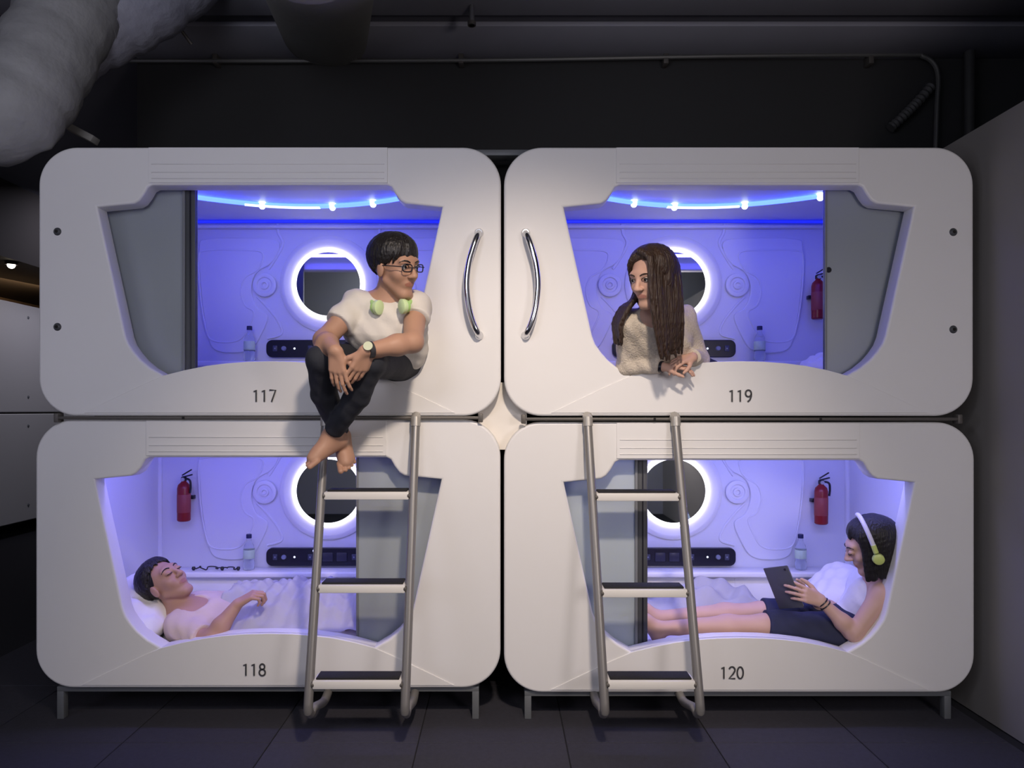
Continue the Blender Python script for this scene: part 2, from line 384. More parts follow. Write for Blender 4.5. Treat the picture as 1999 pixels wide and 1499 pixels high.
    # raised panels of the moulded wall and their ridges
    for sd in (-1, 1):
        lp = [(118, -88), (80, -88), (72, -98), (250, -98)]
        pl = catmull([(sd*v[0], v[1], 0) for v in [(102, -86), (165, -90), (238, -88), (252, -70), (248, 20), (236, 95), (222, 128), (180, 134), (150, 126), (132, 100), (118, 62), (140, 44), (150, 10), (140, -22), (112, -40), (98, -62)]], 5, True)
        pts = [(mc.x+sgn*p.x/340, mc.z-p.y/340) for p in pl]
        # keep inside the liner
        pts = [(max(-xi+0.012, min(xi-0.012, x)), z) for x, z in pts]
        if sd*sgn < 0: pass
        plate('moulded_panel', [pts], Yb-0.012, Yb+0.004, M_LINER, t, 0.006, 2)
        pl2 = [(mc.x+sgn*sd*(205 + 0.80*(abs(p.x)-205+12))/340, mc.z-(0.80*p.y+6)/340) for p in pl]
        xs = [q[0] for q in pl2]
        if min(xs) > -xi+0.02 and max(xs) < xi-0.02:
            tube('moulded_ridge', [Vector((x, Yb-0.012, z)) for x, z in pl2], 0.005, M_LINER, t, 6, True)
        bc = B(sd*124, 2)
        lathe('boss', [(0.068, 0), (0.066, 0.012), (0.058, 0.016), (0.044, 0.014), (0.040, 0.006), (0.026, 0.006), (0.024, 0.016), (0.014, 0.018), (0.010, 0.008), (0, 0.008)], M_LINER, t, 32, Matrix.Translation((bc.x, Yb-0.006, bc.z)) @ FRONT)
        ridge([(sd*100, -118), (sd*98, -100), (sd*90, -78), (sd*108, -44), (sd*118, -30)], 0.009)
        ridge([(sd*140, 24), (sd*124, 40), (sd*100, 70), (sd*92, 96), (sd*120, 106)], 0.007)
    # cornice step
    zt2 = L(mpx, 446 if upper else 850, Yb).z if upper else zt-0.02
    if upper:
        box('cornice', (-xi, Yb-0.035, zt2-0.004), (xi, Yb, zt2+0.012), M_LINER, t, 0.004)
    # ledge with the black control strip over it
    zl = L(mpx, 706 if upper else 1112, Yb-0.07).z
    box('rear_shelf', (-xi, Yb-0.14, zl-0.03), (xi, Yb-0.001, zl), M_LINER, t, 0.008, seg=3)
    box('shelf_riser', (-xi, Yb-0.10, zb), (xi, Yb-0.001, zl-0.03), M_LINER, t, 0.004)
    for dx in (-110, -40, 90):
        x = mc.x+sgn*dx/340
        box('riser_groove', (x-0.004, Yb-0.103, zb+0.04), (x+0.004, Yb-0.099, zl-0.04), M_LINER, t, 0.001, seg=1)
    cz0 = L(mpx, 698 if upper else 1103, Yb).z; cz1 = L(mpx, 664 if upper else 1068, Yb).z
    cpl = plate('control_panel', [rrect(mc.x-0.352, cz0, mc.x+0.352, cz1, 0.035, 6)], Yb-0.026, Yb, M_BLACK, t, 0.004, 2)
    zc_ = (cz0+cz1)/2
    M_ICON = mat('icon_grey', (0.22, 0.24, 0.32), 0.5)
    for i, dx in enumerate((-0.30, -0.25, -0.19, -0.10, 0.0, 0.08, 0.15, 0.22, 0.29)):
        x = mc.x+sgn*dx
        if i in (1, 2, 7):
            lathe('knob', [(0, 0.014), (0.010, 0.014), (0.013, 0.010), (0.014, 0.0)], M_ICON if i != 2 else M_LEDSPOT, cpl, 16, Matrix.Translation((x, Yb-0.026, zc_)) @ FRONT) if i != 2 else \
            lathe('indicator', [(0, 0.004), (0.005, 0.003), (0.006, 0.0)], M_LEDSPOT, cpl, 12, Matrix.Translation((x, Yb-0.026, zc_)) @ FRONT)
        elif i in (4, 5):
            box('socket', (x-0.030, Yb-0.030, zc_-0.026), (x+0.030, Yb-0.025, zc_+0.026), mat('socket_dark', (0.03, 0.03, 0.05), 0.35), cpl, 0.004)
        else:
            box('switch', (x-0.013, Yb-0.031, zc_-0.017), (x+0.013, Yb-0.025, zc_+0.017), mat('switch_dark', (0.05, 0.055, 0.09), 0.4), cpl, 0.003)
            box('switch_mark', (x-0.004, Yb-0.0325, zc_-0.004), (x+0.004, Yb-0.0308, zc_+0.004), M_ICON, cpl, 0.0)
    lp = Vector((mc.x-sgn*0.07, Yb-0.026, cz1-0.012))
    lathe('reading_lamp', [(0, 0.03), (0.008, 0.03), (0.011, 0.02), (0.010, 0.0)], M_LEDSPOT, cpl, 12, Matrix.Translation(lp) @ FRONT)
    # blue led arc under the roof with puck lamps
    arcp = []
    for i in range(33):
        q = -1+2*i/32
        arcp.append(Vector((q*0.86, 0.66-0.42*q*q, zt-0.012)))
    tube('led_tube', arcp, 0.011, M_LED, t, 8)
    mid = [p+Vector((0, 0, -0.004)) for p in arcp[10:18]] if sgn > 0 else [p+Vector((0, 0, -0.004)) for p in arcp[13:21]]
    tube('led_tube_bright', mid, 0.0095, M_LEDW, t, 8)
    for q in (-0.66, -0.28, 0.14, 0.40, 0.70) :
        q *= sgn
        p = Vector((q*0.86, 0.66-0.42*q*q, zt-0.012))
        lathe('puck_lamp', [(0, -0.022), (0.009, -0.022), (0.015, -0.015), (0.017, 0.0), (0.017, 0.012)], M_PUCK, t, 16, Matrix.Translation(p))
    # blue cornice strip along the rear of the roof
    tube('cornice_led', [Vector((-xi+0.01, Yb-0.03, zt-0.012)), Vector((0, Yb-0.02, zt-0.006)), Vector((xi-0.01, Yb-0.03, zt-0.012))], 0.008, M_LED2, t, 6)
    # number
    nl = W(nx[0], nx[1], -0.008)-org
    number_strokes(number, nl, t)
    # handle or caps on the stile sides
    return t, U, L, org, (xi, zb, zt, Wd, Hd)

def add_door(pod, xi, zb, zt, L, edge_px, side, thick, frost):
    """sliding frosted door parked at one side of the opening"""
    e = L(edge_px, 600, 0.11).x
    s = -1 if side == 'L' else 1
    far_x = s*(xi-0.004)
    lo, hi = min(e, far_x), max(e, far_x)
    d = box('sliding_door', (lo, 0.105, zb+0.01), (hi, 0.113, zt-0.012), frost, pod, 0.002)
    if thick:
        w = 0.045
        a = (e-s*0.0, e+s*w)
        box('door_stile', (min(a), 0.095, zb+0.01), (max(a), 0.125, zt-0.012), M_STILE, d, 0.004)
        box('stile_groove', (min(a)+0.020, 0.092, zb+0.012), (min(a)+0.026, 0.096, zt-0.014), M_BLACK, d, 0.0005, seg=1)
        box('door_seal', (min(a)+s*0.0-(0.012 if s < 0 else -w), 0.09, zb+0.012), (min(a)+(0.0 if s < 0 else w+0.010), 0.12, zt-0.014), M_STILE2, d, 0.002)
    else:
        a = (e, e+s*0.010)
        box('door_stile', (min(a), 0.098, zb+0.01), (max(a), 0.120, zt-0.012), M_STILE2, d, 0.002)
    if edge_px == 1608: lathe('finger_pull', [(0, 0.003), (0.010, 0.003), (0.013, 0.0)], M_BLACK, d, 16, Matrix.Translation((e+s*(0.02 if not thick else 0.07), 0.104, (zb+zt)/2+0.05)) @ FRONT)
    box('door_track', (-xi, 0.092, zt-0.012), (xi, 0.128, zt), M_STILE2, pod, 0.002)
    return d

PODS = {}
def build(num, px0, py0, px1, py1, label, nx, side, edge, thick, frost, upper):
    t, U, L, org, dims = make_pod(px0, py0, px1, py1, label, num, nx, side, upper=upper)
    xi, zb, zt, Wd, Hd = dims
    add_door(t, xi, zb, zt, L, edge, side, thick, frost)
    PODS[num] = (t, U, L, org, dims)
    return t
build('117', 75, 287, 978, 812, 'top left white sleeping pod numbered 117 with frosted door slid left', (517, 772.5), 'L', 384, True, M_FROST, True)
build('119', 984, 287, 1901, 812, 'top right white sleeping pod numbered 119 with frosted door slid right', (1446, 772.5), 'R', 1608, False, M_FROST, True)
build('118', 69, 819, 977, 1343, 'bottom left white sleeping pod numbered 118 where the man sleeps', (497, 1307), 'R', 696, False, M_FROST_HALF_LIT, False)
build('120', 984, 824, 1903, 1352, 'bottom right white sleeping pod numbered 120 where the woman reads', (1430, 1313), 'L', 1263, True, M_FROST_LIT, False)
# chrome handles and screw caps belong to the upper pods
for num, sx, hx, capx in (('117', 1, 935, 112), ('119', -1, 1026, 1861)):
    t, U, L, org, dims = PODS[num]
    pts = [L(hx, 455, -0.012), L(hx-sx*4, 462, -0.045), L(hx-sx*12, 485, -0.055), L(hx-sx*20, 515, -0.058), L(hx-sx*24, 555, -0.06), L(hx-sx*20, 597, -0.058), L(hx-sx*12, 628, -0.055), L(hx-sx*3, 648, -0.045), L(hx+sx*1, 655, -0.012)]
    h = tube('door_handle', catmull(pts, 5), 0.0135, M_CHROME, t, 14)
    for py in (455, 655):
        p = L(hx, py, 0.0); lathe('handle_rose', [(0, 0.014), (0.014, 0.014), (0.019, 0.008), (0.020, 0.0)], M_CHROME, h, 20, Matrix.Translation((p.x, 0, p.z)) @ FRONT)
    for py in ((452, 638) if num == '117' else (453, 643)):
        p = L(capx, py, 0.0)
        c = lathe('screw_cap', [(0, 0.006), (0.008, 0.008), (0.014, 0.005), (0.0175, 0.0)], M_STILE, t, 20, Matrix.Translation((p.x, 0, p.z)) @ FRONT)
        lathe('screw_head', [(0, 0.010), (0.006, 0.010), (0.008, 0.006)], M_DARK, c, 12, Matrix.Translation((p.x, 0, p.z)) @ FRONT)
# added bluish fill lights for the pod interiors, out of sight behind the header
for num, e, colr in (('117', 6.5, (0.085, 0.065, 1.0)), ('119', 6.5, (0.085, 0.07, 1.0)), ('118', 10, (0.30, 0.26, 1.0)), ('120', 12, (0.36, 0.35, 1.0))):
    t, U, L, org, (xi, zb, zt, Wd, Hd) = PODS[num]
    light('AREA', 'pod_interior_fill', (org.x, 0.16, org.z+zt-0.018), (org.x, 0.62, org.z+0.1), e, colr, 1.6, 0.05)
    bar = box('fill_light_bar', (-0.82, 0.135, zt-0.014), (0.82, 0.185, zt-0.001), M_LINER, t, 0.003)  # unseen strip added above the fill light

# far pods along the left wall, facing the aisle
for k, (y0, y1, lb) in enumerate(((287, 812, 'upper of two distant white pods glimpsed past the left edge'), (819, 1343, 'lower of two distant white pods glimpsed past the left edge'))):
    far = make_pod(75, y0, 980, y1, lb, '', None, None, far=True)
    far.rotation_euler = (0, 0, PI/2); far.location = Vector((-5.15, 5.05, far.location.z))
    far['group'] = 'distant white pods'
# the mid-plate between the four pods
lp = [(W(932, 745).x, W(0, 745).z), (W(1030, 745).x, W(0, 745).z), (W(1030, 880).x, W(0, 880).z), (W(932, 880).x, W(0, 880).z)]
tag(plate('gap_plate', [lp], 0.086, 0.10, M_PLATE, None, 0.002, 1), 'cream diamond-looking filler plate between the rounded corners of the four pods', 'plate')
tag(box('dark_backing_board', (W(930, 0).x, 0.30, 0.16), (W(1032, 0).x, 0.32, W(0, 262).z), M_DARK, bev=0.002), 'dark backing board in the narrow gap between the pod columns', 'board')
tag(box('top_frame_bar', (W(290, 0).x, 0.0+0.12, W(0, 284).z), (W(1490, 0).x, 0.20, W(0, 272).z-0.0), M_LEG, bev=0.003), 'dark grey flat bar lying on top of the upper pods', 'bar')

# ------------------------------------------------------------------ steel frames under and between the pods
def frame(x0px, x1px, zbot_px, rail_y, label):
    xa = W(x0px, 0).x; xb = W(x1px, 0).x
    t = thing('pod_frame', label, 'steel frame', ((xa+xb)/2, 0.3, 0), 'steel frames carrying the pods')
    o = t.location.copy()
    zt = W(0, zbot_px).z
    def bx(n, lo, hi, m, bev=0.003): ob = box(n, Vector(lo)-o, Vector(hi)-o, m, t, bev); return ob
    lw = 0.030
    for x in (xa, xb):
        for y in (0.02, 1.02):
            lg = bx('leg', (x-lw/2, y, 0.0), (x+lw/2, y+0.035, zt-0.022), M_LEG)
    bx('base_rail', (xa-lw/2, 0.02, zt-0.024), (xb+lw/2, 0.055, zt-0.001), M_LEG)
    bx('base_rail', (xa-lw/2, 1.02, zt-0.024), (xb+lw/2, 1.055, zt-0.001), M_LEG)
    for x in (xa, (xa+xb)/2, xb):
        bx('cross_rail', (x-lw/2, 0.055, zt-0.024), (x+lw/2, 1.02, zt-0.002), M_LEG)
    return t
frame(112, 928, 1343, 0, 'grey steel frame with short legs under the left pods')
frame(1031, 1856, 1352, 0, 'grey steel frame with short legs under the right pods')
def midrail(xa, xb, y, label):
    a = W(xa, y, -0.012); b = W(xb, y, -0.012)
    t = thing('hanging_rail', label, 'rail', (a+b)/2, 'ladder rails between the pods')
    o = t.location.copy()
    box('rail_bar', Vector((a.x, -0.022, a.z-0.0065))-o, Vector((b.x, -0.004, a.z+0.0065))-o, M_RAIL, t, 0.003)
    for x in (xa, xb):
        p = W(x, y, -0.012)
        box('rail_bracket', Vector((p.x-0.010, -0.024, p.z-0.020))-o, Vector((p.x+0.010, 0.02, p.z+0.020))-o, M_RAIL, t, 0.004)
    for x in (xa+(xb-xa)*0.30, xa+(xb-xa)*0.68):
        p = W(x, y, -0.012)
        box('rail_bolt', Vector((p.x-0.005, -0.026, p.z-0.005))-o, Vector((p.x+0.005, -0.02, p.z+0.005))-o, M_DARK, t, 0.001)
midrail(112, 938, 815.5, 'dark steel rail between the two left pods')
midrail(1022, 1872, 818, 'dark steel rail between the two right pods')

# ------------------------------------------------------------------ ladders
def ladder(tl, tr, bl, br, steps, label, topY=-0.035, botY=-0.30):
    t = thing('ladder', label, 'ladder', W((bl+br)/2, 1400, botY), 'grey metal pod ladders')
    o = t.location.copy()
    P = {}
    for nm, tp, bp in (('l', tl, bl), ('r', tr, br)):
        top = W(tp, 818, topY); bot = W(bp, 1372, botY)
        P[nm] = (top, bot)
        d = (bot-top).normalized()
        end = Vector((bot.x, 0.03, bot.z-0.035-0.0))
        low = bot+Vector((0, 0.03, -0.055))
        endz = W(0, 1350, 0.0).z+0.0
        pts = [top-d*0.0, top.lerp(bot, 0.25), top.lerp(bot, 0.5), top.lerp(bot, 0.75), bot, bot+Vector((0, 0.004, -0.030)), low, low+Vector((0, 0.045, 0.004)), Vector((bot.x, -0.06, endz-0.02)), Vector((bot.x, 0.02, endz-0.012))]
        rail = tube('side_rail', [p-o for p in catmull(pts, 4)], 0.0185, M_STEEL, t, 14)
        hk = [top+Vector((0, 0.018, 0.0)), top+Vector((0, 0.005, 0.012)), top+Vector((0, -0.004, 0.006)), top+d*0.03]
        tube('top_hook', [p-o for p in hk], 0.021, mat('hook_pale', (0.5, 0.48, 0.44), 0.4, 0.5), rail, 12)
    for (sy) in steps:
        # parameter along the rail whose picture height is sy
        best = min((abs((lambda p: CY-(p.z-H0)*F/(D0+p.y))(P['l'][0].lerp(P['l'][1], k/200))-sy), k) for k in range(201))[1]/200
        a = P['l'][0].lerp(P['l'][1], best); b = P['r'][0].lerp(P['r'][1], best)
        rg = box('step', Vector((a.x+0.016, a.y-0.022, a.z-0.018))-o, Vector((b.x-0.016, a.y+0.075, a.z+0.014))-o, mat('step_white', (0.74, 0.72, 0.68), 0.45), t, 0.004)
        box('anti_slip_tread', Vector((a.x+0.026, a.y-0.006, a.z+0.013))-o, Vector((b.x-0.026, a.y+0.070, a.z+0.022))-o, M_RUBBER, rg, 0.003)
        for q, s in ((a, 1), (b, -1)):
            lathe('bolt', [(0, 0.012), (0.009, 0.012), (0.012, 0.008), (0.012, 0.0)], M_RAIL, rg, 12, Matrix.Translation(q-o+Vector((s*0.012, -0.012, -0.002))) @ Matrix.Rotation(s*PI/2, 4, 'Y'))
            box('step_bracket', Vector((q.x-0.012, q.y-0.012, q.z-0.022))-o, Vector((q.x+0.012, q.y+0.03, q.z+0.006))-o, M_STEEL, rg, 0.003)
    return t
ladder(636, 812, 602, 791, (966, 1146, 1334), 'leaning grey tube ladder in front of the bottom left pod')
ladder(1147, 1318, 1180, 1366, (968, 1154, 1334), 'leaning grey tube ladder in front of the bottom right pod')

# ------------------------------------------------------------------ SDF modelling
def vec(p): return np.array([p[0], p[1], p[2]], dtype=np.float64)
class Sdf:
    def __init__(s): s.p = []
    def cone(s, a, b, ra, rb=None, k=0.02, st=None, flat=False, neg=False):
        s.p.append(('c', vec(a), vec(b), ra, ra if rb is None else rb, k, st, flat, neg)); return s
    def ell(s, c, r, R=None, k=0.02, neg=False):
        s.p.append(('e', vec(c), vec(r), np.eye(3) if R is None else np.array(R), k, neg)); return s
    def chain(s, pts, rs, k=0.02, st=None):
        for i in range(len(pts)-1): s.cone(pts[i], pts[i+1], rs[i], rs[i+1], k, st)
        return s
    def add(s, o): s.p += o.p; return s
    def bounds(s):
        lo = np.full(3, 1e9); hi = np.full(3, -1e9)
        for q in s.p:
            if q[-1]: continue
            a, b = s.bb(q); lo = np.minimum(lo, a); hi = np.maximum(hi, b)
        return lo, hi
    def bb(s, q):
        if q[0] == 'c':
            r = max(q[3], q[4])*(q[6][1] if q[6] else 1)+q[5]+0.014
            return np.minimum(q[1], q[2])-r, np.maximum(q[1], q[2])+r
        r = max(q[2])+q[4]+0.014
        return q[1]-r, q[1]+r
    def mesh(s, coarse=0.007, fine=None, warp=None, cuts=()):
        lo, hi = s.bounds(); ax = []
        for i in range(3):
            c = [lo[i]]
            while c[-1] < hi[i]:
                st = coarse
                if fine:
                    for (fl, fh, fs) in fine:
                        if fl[i]-0.001 <= c[-1] <= fh[i]: st = min(st, fs)
                c.append(c[-1]+st)
            ax.append(np.array(c))
        xs, ys, zs = ax
        Fd = np.full((len(xs), len(ys), len(zs)), 0.08, dtype=np.float32)
        for q in s.p:
            a, b = s.bb(q)
            i0, i1 = np.searchsorted(xs, [a[0], b[0]]); j0, j1 = np.searchsorted(ys, [a[1], b[1]]); k0, k1 = np.searchsorted(zs, [a[2], b[2]])
            if i1 <= i0 or j1 <= j0 or k1 <= k0: continue
            X = xs[i0:i1, None, None]; Y = ys[None, j0:j1, None]; Z = zs[None, None, k0:k1]
            if q[0] == 'c':
                _, A, Bp, ra, rb, k, st, flat, neg = q
                wx, wy, wz = X-A[0], Y-A[1], Z-A[2]; ab = Bp-A; sc = 1.0
                if st:
                    n = np.array(st[0], dtype=float); n /= np.linalg.norm(n); f = 1/st[1]-1
                    dn = wx*n[0]+wy*n[1]+wz*n[2]
                    wx = wx+n[0]*dn*f; wy = wy+n[1]*dn*f; wz = wz+n[2]*dn*f
                    ab = ab+n*(ab@n)*f
                L2 = max(ab@ab, 1e-9)
                tt = (wx*ab[0]+wy*ab[1]+wz*ab[2])/L2; t = np.clip(tt, 0, 1)
                d = np.sqrt((wx-t*ab[0])**2+(wy-t*ab[1])**2+(wz-t*ab[2])**2)-(ra+(rb-ra)*t)
                if flat: d = np.maximum(d, (tt-1)*math.sqrt(L2))
            else:
                _, C, r, R, k, neg = q
                dx, dy, dz = X-C[0], Y-C[1], Z-C[2]
                l = [dx*R[0, m]+dy*R[1, m]+dz*R[2, m] for m in range(3)]
                k0_ = np.sqrt((l[0]/r[0])**2+(l[1]/r[1])**2+(l[2]/r[2])**2)
                k1_ = np.sqrt((l[0]/r[0]**2)**2+(l[1]/r[1]**2)**2+(l[2]/r[2]**2)**2)+1e-6
                d = k0_*(k0_-1)/k1_
            sub = Fd[i0:i1, j0:j1, k0:k1]
            if neg:
                h = np.clip(0.5-0.5*(sub+d)/k, 0, 1)
                res = sub*(1-h)+(-d)*h+k*h*(1-h)
            else:
                h = np.clip(0.5+0.5*(sub-d)/k, 0, 1)
                res = sub*(1-h)+d*h-k*h*(1-h)
            Fd[i0:i1, j0:j1, k0:k1] = res
        if warp or cuts:
            X = xs[:, None, None]; Y = ys[None, :, None]; Z = zs[None, None, :]
            if warp: Fd = Fd+warp(X, Y, Z).astype(np.float32)
            for (pt, n) in cuts:   # keep side where (p-pt).n < 0
                Fd = np.maximum(Fd, ((X-pt[0])*n[0]+(Y-pt[1])*n[1]+(Z-pt[2])*n[2]).astype(np.float32))
        return nets(Fd, xs, ys, zs)
def nets(Fd, xs, ys, zs):
    S = Fd < 0
    c = np.zeros(tuple(n-1 for n in S.shape), dtype=np.uint8)
    for a in (0, 1):
        for b in (0, 1):
            for d in (0, 1):
                c += S[a:S.shape[0]-1+a, b:S.shape[1]-1+b, d:S.shape[2]-1+d]
    act = (c > 0) & (c < 8)
    I, J, K = np.nonzero(act)
    idx = np.full(c.shape, -1, dtype=np.int64); idx[I, J, K] = np.arange(len(I))
    acc = np.zeros((len(I), 3)); cnt = np.zeros(len(I))
    ax = (xs, ys, zs)
    for axis in range(3):
        o1, o2 = [q for q in range(3) if q != axis]
        for a in (0, 1):
            for b in (0, 1):
                off = [0, 0, 0]; off[o1] = a; off[o2] = b
                P = [I+off[0], J+off[1], K+off[2]]; Q = [p.copy() for p in P]; Q[axis] += 1
                f0 = Fd[P[0], P[1], P[2]]; f1 = Fd[Q[0], Q[1], Q[2]]
                m = (f0 < 0) != (f1 < 0)
                t = np.where(m, f0/np.where(m, f0-f1, 1), 0)
                pos = [ax[q][P[q]] for q in range(3)]
                pos[axis] = pos[axis]+t*(ax[axis][Q[axis]]-ax[axis][P[axis]])
                for q in range(3): acc[:, q] += np.where(m, pos[q], 0)
                cnt += m
    V = acc/cnt[:, None]
    faces = []
    # x edges
    def quads(E, getc, flip):
        i, j, k, inside = E
        q = getc(i, j, k)
        ok = np.all(np.stack(q, 1) >= 0, axis=1); q = np.stack(q, 1)[ok]; ins = inside[ok]
        q = np.where((ins if not flip else ~ins)[:, None], q, q[:, ::-1]); faces.append(q)
    A = S[:-1, 1:-1, 1:-1] != S[1:, 1:-1, 1:-1]; i, j, k = np.nonzero(A); j += 1; k += 1
    quads((i, j, k, S[i, j, k]), lambda i, j, k: (idx[i, j-1, k-1], idx[i, j, k-1], idx[i, j, k], idx[i, j-1, k]), False)
    A = S[1:-1, :-1, 1:-1] != S[1:-1, 1:, 1:-1]; i, j, k = np.nonzero(A); i += 1; k += 1
    quads((i, j, k, S[i, j, k]), lambda i, j, k: (idx[i-1, j, k-1], idx[i, j, k-1], idx[i, j, k], idx[i-1, j, k]), True)
    A = S[1:-1, 1:-1, :-1] != S[1:-1, 1:-1, 1:]; i, j, k = np.nonzero(A); i += 1; j += 1
    quads((i, j, k, S[i, j, k]), lambda i, j, k: (idx[i-1, j-1, k], idx[i, j-1, k], idx[i, j, k], idx[i-1, j, k]), False)
    return V, np.concatenate(faces)
def sdf_obj(name, s, mats, parent=None, coarse=0.007, fine=None, warp=None, cuts=(), zone=None, relax=1, bigonly=False):
    V, Q = s.mesh(coarse, fine, warp, cuts)
    for _ in range(relax):      # light Laplacian relaxation
        acc = np.zeros_like(V); n = np.zeros(len(V))
        for a in range(4):
            b = (a+1) % 4
            np.add.at(acc, Q[:, a], V[Q[:, b]]); np.add.at(n, Q[:, a], 1)
            np.add.at(acc, Q[:, b], V[Q[:, a]]); np.add.at(n, Q[:, b], 1)
        V = V*0.5+0.5*acc/np.maximum(n, 1)[:, None]
    org = vec(parent.matrix_world.translation) if parent is not None else np.zeros(3)
    if parent is not None: org = vec(parent.location)
    me = bpy.data.meshes.new(name)
    me.vertices.add(len(V)); me.vertices.foreach_set('co', (V-org).astype(np.float32).ravel())
    me.loops.add(Q.size); me.loops.foreach_set('vertex_index', Q.astype(np.int32).ravel())
    me.polygons.add(len(Q)); me.polygons.foreach_set('loop_start', np.arange(0, Q.size, 4, dtype=np.int32))
    me.polygons.foreach_set('use_smooth', np.ones(len(Q), dtype=bool))
    if zone is not None:
        cen = V[Q].mean(axis=1); me.polygons.foreach_set('material_index', zone(cen).astype(np.int32))
    me.update(calc_edges=True); me.validate()
    return link(name, me, mats, parent)
def frame3(f, up):
    f = Vector(f).normalized(); up = Vector(up); up = (up-f*up.dot(f)).normalized(); r = f.cross(up)
    return r, f, up
class Head:
    def __init__(h, c, f, up, s=1.0):
        h.c = Vector(c); h.r, h.f, h.u = frame3(f, up); h.s = s
        h.R = np.array([[h.r[i], h.f[i], h.u[i]] for i in range(3)])
    def p(h, x, y, z): return h.c+(h.r*x+h.f*y+h.u*z)*h.s
    def e(h, S, c, r, k=0.015, neg=False): S.ell(h.p(*c), [q*h.s for q in r], h.R, k*h.s, neg)
    def c2(h, S, a, b, ra, rb, k=0.01, neg=False): S.cone(h.p(*a), h.p(*b), ra*h.s, rb*h.s, k*h.s, None, False, neg)
    def local(h, P):
        d = (P-vec(h.c))/h.s; return d @ h.R
def head_sdf(S, h, female=False, closed=False, smile=False):
    jw = 0.92 if female else 1.0
    h.e(S, (0, -0.018, 0.032), (0.074, 0.092, 0.084), 0.01)
    h.e(S, (0, 0.022, -0.025), (0.055*jw, 0.063, 0.078), 0.03)
    h.e(S, (0, 0.052, -0.098), (0.026*jw, 0.026, 0.018), 0.03)
    for s in (-1, 1):
        h.c2(S, (s*0.048*jw, -0.005, -0.048), (s*0.013, 0.056, -0.100), 0.015, 0.013, 0.018)
        h.e(S, (s*0.036, 0.052, -0.022), (0.022, 0.022, 0.022), 0.02)
        h.e(S, (s*0.077, -0.008, -0.008), (0.009, 0.018, 0.030), 0.008)
    h.e(S, (0, 0.070, 0.030), (0.050, 0.018, 0.020), 0.02)
    for s in (-1, 1): h.e(S, (s*0.032, 0.097, 0.008), (0.017, 0.015, 0.0085), 0.012, neg=True)
    h.c2(S, (0, 0.082, 0.018), (0, 0.103, -0.022), 0.008, 0.0105, 0.010)
    h.e(S, (0, 0.100, -0.026), (0.015, 0.014, 0.009), 0.008)
    for s in (-1, 1): h.e(S, (s*0.013, 0.091, -0.028), (0.008, 0.010, 0.007), 0.006)
    h.e(S, (0, 0.067, -0.056), (0.024, 0.014, 0.014), 0.015)
    h.e(S, (0, 0.0770, -0.0540), (0.021, 0.0075, 0.0045), 0.005)
    h.e(S, (0, 0.0755, -0.0635), (0.018, 0.0075, 0.0050), 0.005)
    if closed:
        for s in (-1, 1): h.e(S, (s*0.031, 0.079, 0.008), (0.015, 0.0135, 0.010), 0.004)
def skin_zone(h):
    def z(P):
        l = h.local(P); x, y, zz = l[:, 0], l[:, 1], l[:, 2]
        lip = (y > 0.070) & (y < 0.12) & (((x/0.024)**2+((zz+0.0585)/0.0105)**2) < 1)
        return lip.astype(int)
    return z
def face_extras(h, body, M_brow, closed=False, M_eye=None):
    def loc(o): o.location = -Vector(body.location) if False else o.location; return o
    off = Vector(body.location)
    for s in (-1, 1):
        if not closed:
            bm = bmesh.new(); bmesh.ops.create_uvsphere(bm, u_segments=16, v_segments=10, radius=0.0118*h.s)
            Mx = Matrix.Translation(h.p(s*0.031, 0.0735, 0.008)-off) @ Matrix(((h.r[0], h.u[0], h.f[0], 0), (h.r[1], h.u[1], h.f[1], 0), (h.r[2], h.u[2], h.f[2], 0), (0, 0, 0, 1)))
            bmesh.ops.transform(bm, matrix=Mx, verts=bm.verts)
            eye = from_bm('eye', bm, mat('eye_white', (0.55, 0.53, 0.52), 0.3), body)
            lathe('iris', [(0, 0.0128*h.s), (0.0042*h.s, 0.0122*h.s), (0.0058*h.s, 0.0106*h.s)], mat('iris_dark', (0.01, 0.007, 0.005), 0.2), eye, 12, Mx)
            pts = [h.p(s*0.016, 0.0855, 0.009), h.p(s*0.024, 0.091, 0.0155), h.p(s*0.034, 0.090, 0.0165), h.p(s*0.046, 0.081, 0.010)]
        else:
            pts = [h.p(s*0.017, 0.089, 0.003), h.p(s*0.026, 0.0935, 0.000), h.p(s*0.036, 0.0925, 0.000), h.p(s*0.046, 0.084, 0.003)]
        tube('eyelashes', [p-off for p in catmull(pts, 3)], 0.0018*h.s, M_brow, body, 6)
        pts = [h.p(s*0.013, 0.0885, 0.026), h.p(s*0.026, 0.089, 0.032), h.p(s*0.040, 0.081, 0.032), h.p(s*0.052, 0.069, 0.025)]
        tube('eyebrow', [p-off for p in catmull(pts, 3)], [0.0028*h.s]*8+[0.0016*h.s]*2, M_brow, body, 6)
FL = ((0.044, 0.026, 0.021), (0.049, 0.030, 0.022), (0.045, 0.028, 0.021), (0.034, 0.021, 0.018))
